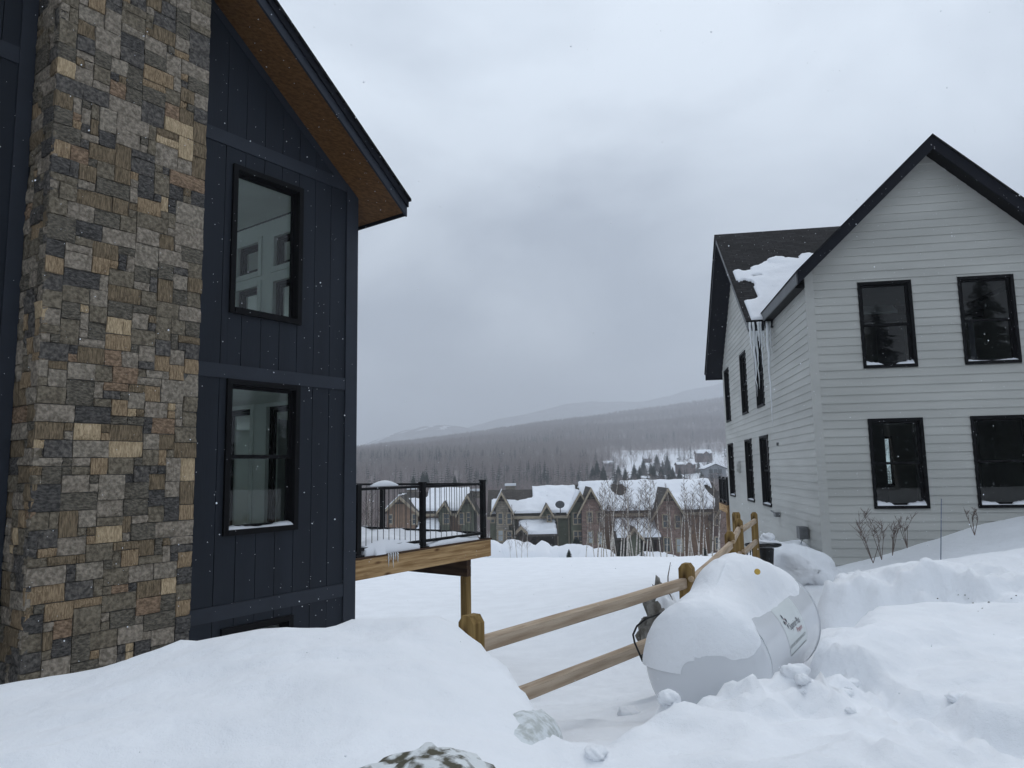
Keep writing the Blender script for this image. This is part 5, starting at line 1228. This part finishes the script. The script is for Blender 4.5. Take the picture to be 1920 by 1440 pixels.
# snow cap drifted over the tank
NS = 150; us = np.concatenate([-HD*np.cos(np.linspace(R_(10), R_(90), 70)), np.linspace(0.018, TL+0.16, NS-70)]); NP = 320; ph = np.linspace(R_(8), R_(182), NP); v = []; ff = []
U, PH = np.meshgrid(us, ph)
base_r = np.where(U < 0, TR*np.sqrt(np.clip(1-(U/HD)**2, 0.0, 1)), np.where(U > TL, TR*np.sqrt(np.clip(1-((U-TL)/HD)**2, 0.02, 1)), TR))
LT, ZT = base_r*np.cos(PH), base_r*np.sin(PH)
nn = fbm(U*2.0+LT*2.4+4, ZT*2.2+LT*1.1, 3, 171); n2 = fbm(U*5+LT*4, ZT*5-LT*3, 3, 175)
zl = np.interp(U, [-0.23, -0.1, -0.02, 0.1, 0.5, 1.0, 1.3, TL, TL+.2], [.06, .075, .13, .245, .245, .235, .22, .29, .36])+0.05*nn
w_ = np.where(PH > R_(90), 1.0, sstep(0.0, 0.16, ZT-zl))
sgU = np.where(U < 0.62, 0.30, 0.60)
hump = 0.020+0.185*np.exp(-((U-0.62)/sgU)**2)*np.exp(-((PH-R_(88))/0.55)**2)+0.03*sstep(0.15, 0.6, U)*np.exp(-((PH-R_(80))/0.7)**2)
th = w_*hump*(1+0.35*nn)+w_*0.010*n2
th = th*(1-sstep(TL+0.02, TL+0.15, U))
rr = base_r+th-0.004
for j in range(NP):
    for i in range(NS): v.append(tuple(TP0+TU*float(U[j, i])+(TN*math.cos(PH[j, i])+Z*math.sin(PH[j, i]))*float(rr[j, i])))
ff = [(j*NS+i, j*NS+i+1, (j+1)*NS+i+1, (j+1)*NS+i) for j in range(NP-1) for i in range(NS-1)]
me = bpy.data.meshes.new('tank_snow'); me.from_pydata(v, [], ff); me.update(); me.shade_smooth()
tag(link('tank_snow', me, SNOW), 'drifted snow cap covering the top of the propane tank', 'snow', kind='stuff')
def blob(name, c, r, m, parent=None, rough=0.0, seed=0, flat=False, yaw=0.0, oct_=4):
    """irregular lump from a displaced sphere"""
    n1, n2 = 18, 26; v = []; f = []
    for i in range(n1+1):
        for j in range(n2):
            a, b_ = math.pi*i/n1, 2*math.pi*j/n2; d = Vector((math.sin(a)*math.cos(b_), math.sin(a)*math.sin(b_), math.cos(a)))
            k = 1+rough*float(fbm(np.array([d.x*1.7+d.z*1.3+seed*5.3]), np.array([d.y*1.7-d.z*0.9+seed]), oct_, 180)[0])
            lx_, ly_ = d.x*r[0]*k, d.y*r[1]*k
            v.append((c[0]+lx_*math.cos(yaw)+ly_*math.sin(yaw), c[1]-lx_*math.sin(yaw)+ly_*math.cos(yaw), c[2]+d.z*r[2]*k))
    f = [(i*n2+j, i*n2+(j+1) % n2, (i+1)*n2+(j+1) % n2, (i+1)*n2+j) for i in range(n1) for j in range(n2)]
    me_ = bpy.data.meshes.new(name); me_.from_pydata(v, [], f); me_.validate(); me_.update()
    if not flat: me_.shade_smooth()
    return link(name, me_, m, parent)
pY = at(1420, 1072, 4.62); mb = MB(); dirc = (-pY).normalized()
mb.tube([pY-dirc*0.06, pY+dirc*0.008, pY+dirc*0.012], [0.019, 0.019, 0.012], 14); mb.build('yellow_lid', YELLOW, tank)
# black hose looping out behind the tank
hp = [at(1262, 1140, 4.95), at(1240, 1150, 5.1), at(1212, 1160, 5.25), at(1194, 1174, 5.3), at(1187, 1190, 5.3), at(1190, 1205, 5.3), at(1205, 1240, 5.35)]
pts = []
for i in range(len(hp)-1):
    for k in range(5): pts.append(hp[i].lerp(hp[i+1], k/5))
mb = MB(); mb.tube(pts+[hp[-1]], [0.007]*(len(pts)+1), 8); tag(mb.build('black_hose', RUBBER, None, True), 'thin black hose looping out from behind the propane tank', 'hose')

# ------------------------------------------------------------------ rocks, clods, shrubs and small things
c = at(1238, 1152, 7.0); tag(blob('boulder', c-Z*0.12, (0.16, 0.2, 0.36), ROCK, rough=0.8, seed=3, flat=True), 'jagged grey boulder poking out of the snow behind the fence', 'boulder')
c = at(1226, 1186, 6.9); tag(blob('boulder', c-Z*0.08, (0.14, 0.16, 0.20), ROCK, rough=0.8, seed=5, flat=True), 'smaller grey rock low against the jagged boulder', 'boulder')
tag(blob('boulder_snow', at(1252, 1150, 6.92), (0.11, 0.12, 0.17), SNOW, rough=0.5, seed=8), 'clump of snow caught on the jagged boulder', 'snow')
mb = MB(); p = at(1250, 1110, 7.1); mb.tube([p-Z*.3, p+Vector((.02, 0, .15)), p+Vector((.05, 0, .28))], [.008, .006, .003], 5); tag(mb.build('twig', TWIG), 'single dark twig sticking up beside the boulder', 'twig')
c = at(798, 1452, 2.30); tag(blob('boulder', c-Z*0.105, (0.24, 0.22, 0.165), LICHEN, rough=0.25, seed=6), 'lichen-mottled boulder showing at the foot of the snow bank', 'boulder')
c = on_ground(1012, 1372); e_ = 0.05
nrm = Vector((gz(c.x-e_, c.y)-gz(c.x+e_, c.y), gz(c.x, c.y-e_)-gz(c.x, c.y+e_), 2*e_)).normalized()
tag(blob('boulder', c-nrm*0.172, (0.17, 0.44, 0.19), GLAZE, rough=0.12, seed=9, yaw=R_(16)), 'smooth pale grey-green boulder at the steep end of the snow bank', 'boulder')
rdm = random.Random(77)
def clod(x, y, s, k, label='loose white snow clod lying on the trampled snow', group='snow clods'):
    z = gz(x, y); tag(blob('snow_clod', (x, y, z+s*0.05), (s*rdm.uniform(.8, 1.4), s*rdm.uniform(.8, 1.3), s*rdm.uniform(.5, .8)), SNOW, rough=0.35, seed=k, oct_=2), label, 'snow', group)
for k in range(9):
    i = rdm.randrange(len(LUMPLINE)-1); q_ = rdm.random(); x = LUMPLINE[i][0]+(LUMPLINE[i+1][0]-LUMPLINE[i][0])*q_+rdm.gauss(0, .16); y = LUMPLINE[i][1]+(LUMPLINE[i+1][1]-LUMPLINE[i][1])*q_+rdm.gauss(0, .16)
    clod(x, y, rdm.uniform(.015, .04), k)
for k, (px_, py_, Y, s) in enumerate(((1180, 1340, 3.55, .075), (1118, 1418, 2.75, .05), (1255, 1316, 3.72, .05), (1330, 1293, 3.78, .05), (1300, 1306, 3.76, .03), (1490, 1262, 4.0, .06), (1505, 1280, 3.95, .035))):
    p = on_ground(px_, py_); clod(p.x, p.y, s, 60+k, 'broken snow block along the rim in front of the propane tank', 'snow blocks before the tank')
def shrub(px_, pb2, pt, Y, k, label, group):
    p, q_ = at(px_, pb2, Y), at(px_, pt, Y); h = q_.z-p.z; rd = random.Random(k); mb = MB()
    for s_ in range(4):
        a = rd.uniform(0, 6.28); e = Vector((math.cos(a)*.42, math.sin(a)*.2, 1))*h*rd.uniform(.6, 1.05); mid = e*0.5+Vector((rd.uniform(-.09, .09), 0, 0)); r0 = 0.0065
        mb.tube([(0, 0, -.15), mid, e], [r0, r0*.7, .002], 5)
        for _ in range(7):
            t_ = rd.uniform(.35, .95); b0 = (mid*(t_*2) if t_ < .5 else mid.lerp(e, t_*2-1)); d = Vector((rd.uniform(-1, 1), rd.uniform(-.6, .6), rd.uniform(.5, 1.2)))*h*.22
            mb.tube([b0, b0+d*.6, b0+d], [.0045, .003, .0015], 4); b1 = b0+d*.5
            for _ in range(2): mb.tube([b1, b1+Vector((rd.uniform(-1, 1), rd.uniform(-.5, .5), rd.uniform(.3, 1)))*h*.1], [.0025, .001], 3)
    e = root('bare_shrub', p, label, 'shrub', group); o = mb.build('stems', TWIG); o.parent = e
for k, (px_, pb2, pt, Y) in enumerate(((1636, 1040, 946, 13.2), (1652, 1034, 960, 13.3), (1672, 1026, 966, 13.3), (1700, 1012, 968, 13.4), (1826, 988, 948, 13.3))):
    shrub(px_, pb2, pt, Y, 300+k, 'leafless shrub poking through snow against the grey siding', 'bare shrubs at the grey house')
p, q_ = at(1762, 1032, 12.0), at(1765, 935, 12.0); mb = MB(); mb.tube([p-Z*.2, q_], [.008, .007], 6); tag(mb.build('marker_stake', STAKE), 'thin blue-grey marker stake standing in the snow', 'stake')
# dark container and gas meter by the side wall
bq = at(1437, 1042, 14.2)
bin_ = root('garden_container', bq-Z*.35, 'black tapered container with wide snowy tray against the grey siding', 'container')
mb = MB(); mb.tube([bq-Z*.42, bq+Z*.14], [.10, .15], 20); mb.build('bucket', RUBBER, bin_)
mb = MB(); tcn_ = bq+Vector((-.02, .1, .20)); mb.tube([tcn_+Vector((.33*math.cos(a*6.2832/28), .30*math.sin(a*6.2832/28), 0)) for a in range(29)], [.022]*29, 6, cap=False); mb.build('tray_rim', RUBBER, bin_, True)
mb = MB(); mb.tube([tcn_-Z*.03, tcn_-Z*.005], [.31, .32], 24); mb.build('tray', METERM, bin_)
for a in (2.2, 3.0, 3.7): 
    mb = MB(); q_ = tcn_+Vector((.31*math.cos(a), .28*math.sin(a), 0)); mb.tube([q_, q_-Z*.22], [.012, .012], 5); mb.build('tray_leg', RUBBER, bin_)
tag(blob('container_snow', tcn_+Vector((.06, .05, .05)), (.27, .22, .05), SNOW, rough=.5, seed=12), 'flat snow layer lying in the black tray', 'snow')
tag(blob('container_snow', tcn_+Vector((.10, .02, .12)), (.13, .12, .10), SNOW, rough=.5, seed=13), 'small snow dome on top of the black tray', 'snow')
gm = root('gas_meter', FS(1.2, -1.9, .2), 'grey gas meter with snowy pipes on the side wall of the grey house', 'meter')
mb = MB(); mb.box(FS, 0.95, 1.25, -1.62, -1.36, .06, .24); mb.build('meter_body', METERM, gm)
mb = MB(); mb.tube([FS(1.1, -1.6, .15), FS(1.1, -1.75, .2), FS(.8, -1.78, .28), FS(.55, -1.78, .28)], [.03]*4, 8); mb.build('pipe', SNOWICE, gm, True)
mb = MB(); mb.tube([FS(.62, -1.78, .28), FS(.62, -2.1, .28)], [.02]*2, 8); mb.build('pipe', RUBBER, gm, True)
mb = MB(); mb.box(FS, 4.0, 4.25, -1.35, -1.24, .03, .15); mb.tube([FS(4.3, -1.26, .12), FS(4.5, -1.22, .16)], [.02, .02], 6); tag(mb.build('wall_tap', METERM), 'small grey tap fitting low on the side wall of the grey house', 'tap')
c = at(1494, 1068, 14.9); tag(blob('snow_mound', c, (.62, 1.3, .48), SNOW, rough=.45, seed=15, oct_=2), 'smooth snow mound drifted against the side wall of the grey house', 'snow mound')
# dirt flecks in the ploughed bank
rdm = random.Random(3); mb = MB()
for k in range(22):
    px_, py_ = rdm.gauss(1820, 40), rdm.gauss(1121, 8)
    x, y, z = on_ground(px_, py_)
    s = rdm.uniform(.005, .014); mb.add([(x-s, y, z), (x+s, y-.004, z), (x, y-.01, z+s), (x, y+s, z+.002)], [(0, 1, 2), (0, 1, 3), (1, 2, 3), (0, 2, 3)])
tag(mb.build('dirt_flecks', DIRT), 'specks of brown dirt in the face of the ploughed snow bank', 'dirt', kind='stuff')

# ------------------------------------------------------------------ trees behind the photographer (mirrored in the window panes)
for k, (x, y, h) in enumerate(((-2.5, -17, 11), (1.5, -20, 13), (5.5, -18, 10), (9, -22, 14), (-7, -20, 12), (13, -19, 12), (-12, -16, 11), (-16, -11, 12), (18, -16, 13), (0, -24, 14), (3.6, -22, 12), (7.4, -20, 11), (11, -24, 15), (20, 1, 6.5), (22, 5, 7.5), (21, -3, 6), (25, 9, 8), (24, 2, 7), (27, 6, 8.5), (19, -8, 8))):
    evergreen(x, y, -1.7, h, 70+k, 'tall evergreen behind the photographer, mirrored in the window panes', 'trees mirrored in the panes', 1.0)
for k, (x, y, h) in enumerate(((3.5, -15, 11), (7.2, -16, 12), (11, -15, 10), (-5, -15, 10), (-10, -13, 11), (18, 3, 6.5), (20, 7, 6), (9, -14, 11), (5, -13, 9), (1, -14, 10), (6.4, -12, 9), (8, -13, 10), (10, -12.5, 9), (12.5, -13.5, 10), (4.2, -12.5, 8))):
    e = root('bare_tree', (x, y, -1.7), 'bare tree behind the photographer, mirrored in the window panes', 'tree', 'bare trees mirrored in the panes')
    for me_, nm in zip(BV[k % 6], ('trunk', 'crown')):
        o = bpy.data.objects.new(nm, me_); COL.objects.link(o); o.parent = e; o.scale = (h*1.3, h*1.3, h); o.rotation_euler = (0, 0, k)

# ------------------------------------------------------------------ falling snow
nf = 15000; fx = rng.uniform(-7, 9, nf); fy = rng.uniform(1.6, 15, nf); fz = rng.uniform(-2.5, 8, nf); fr = rng.uniform(.0014, .0037, nf)*np.where(rng.uniform(0, 1, nf) < .03, 1.6, 1)
oc = np.array([(1, 0, 0), (-1, 0, 0), (0, 1, 0), (0, -1, 0), (0, 0, 1), (0, 0, -1)], float); of = np.array([(0, 2, 4), (2, 1, 4), (1, 3, 4), (3, 0, 4), (2, 0, 5), (1, 2, 5), (3, 1, 5), (0, 3, 5)])
ok = ~((fx*D_N.x+fy*D_N.y+D_D < 0.85) & (fx*D_U.x+fy*D_U.y < 7.9)) & (fz > ground(fx, fy)+.05)
# keep clear of the insides of both houses
ok &= ~((fx*E1.x+fy*E1.y > R_S0-.1) & (fx*E2.x+fy*E2.y > R_D-.2))
fc = np.stack([fx, fy, fz], 1)[ok]; fr = fr[ok]
co = (fc[:, None, :]+oc[None]*fr[:, None, None]).reshape(-1, 3); qf = (of[None]+6*np.arange(len(fc))[:, None, None]).reshape(-1, 3)
me = bpy.data.meshes.new('falling_snow'); fast_mesh(me, co, qf); tag(link('falling_snow', me, SNOWFAR), 'fine snowflakes falling through the air', 'snowflakes', kind='stuff')

# ------------------------------------------------------------------ winter haze
mb = MB(True); mb.box(lambda a, z, o: Vector((a, o, z)), -6600, 6600, -60, 700, -260, 9100)
hz = mb.build('haze', None); m = bpy.data.materials.new('haze'); m.use_nodes = True; t = m.node_tree; t.nodes.clear()
o_ = t.nodes.new('ShaderNodeOutputMaterial'); pvn = t.nodes.new('ShaderNodeVolumePrincipled'); pvn.inputs['Color'].default_value = (0.83, 0.865, 0.91, 1); pvn.inputs['Density'].default_value = 0.00050
t.links.new(pvn.outputs[0], o_.inputs['Volume']); hz.data.materials.append(m); tag(hz, kind='stuff', label='pale winter haze filling the valley air', cat='haze')
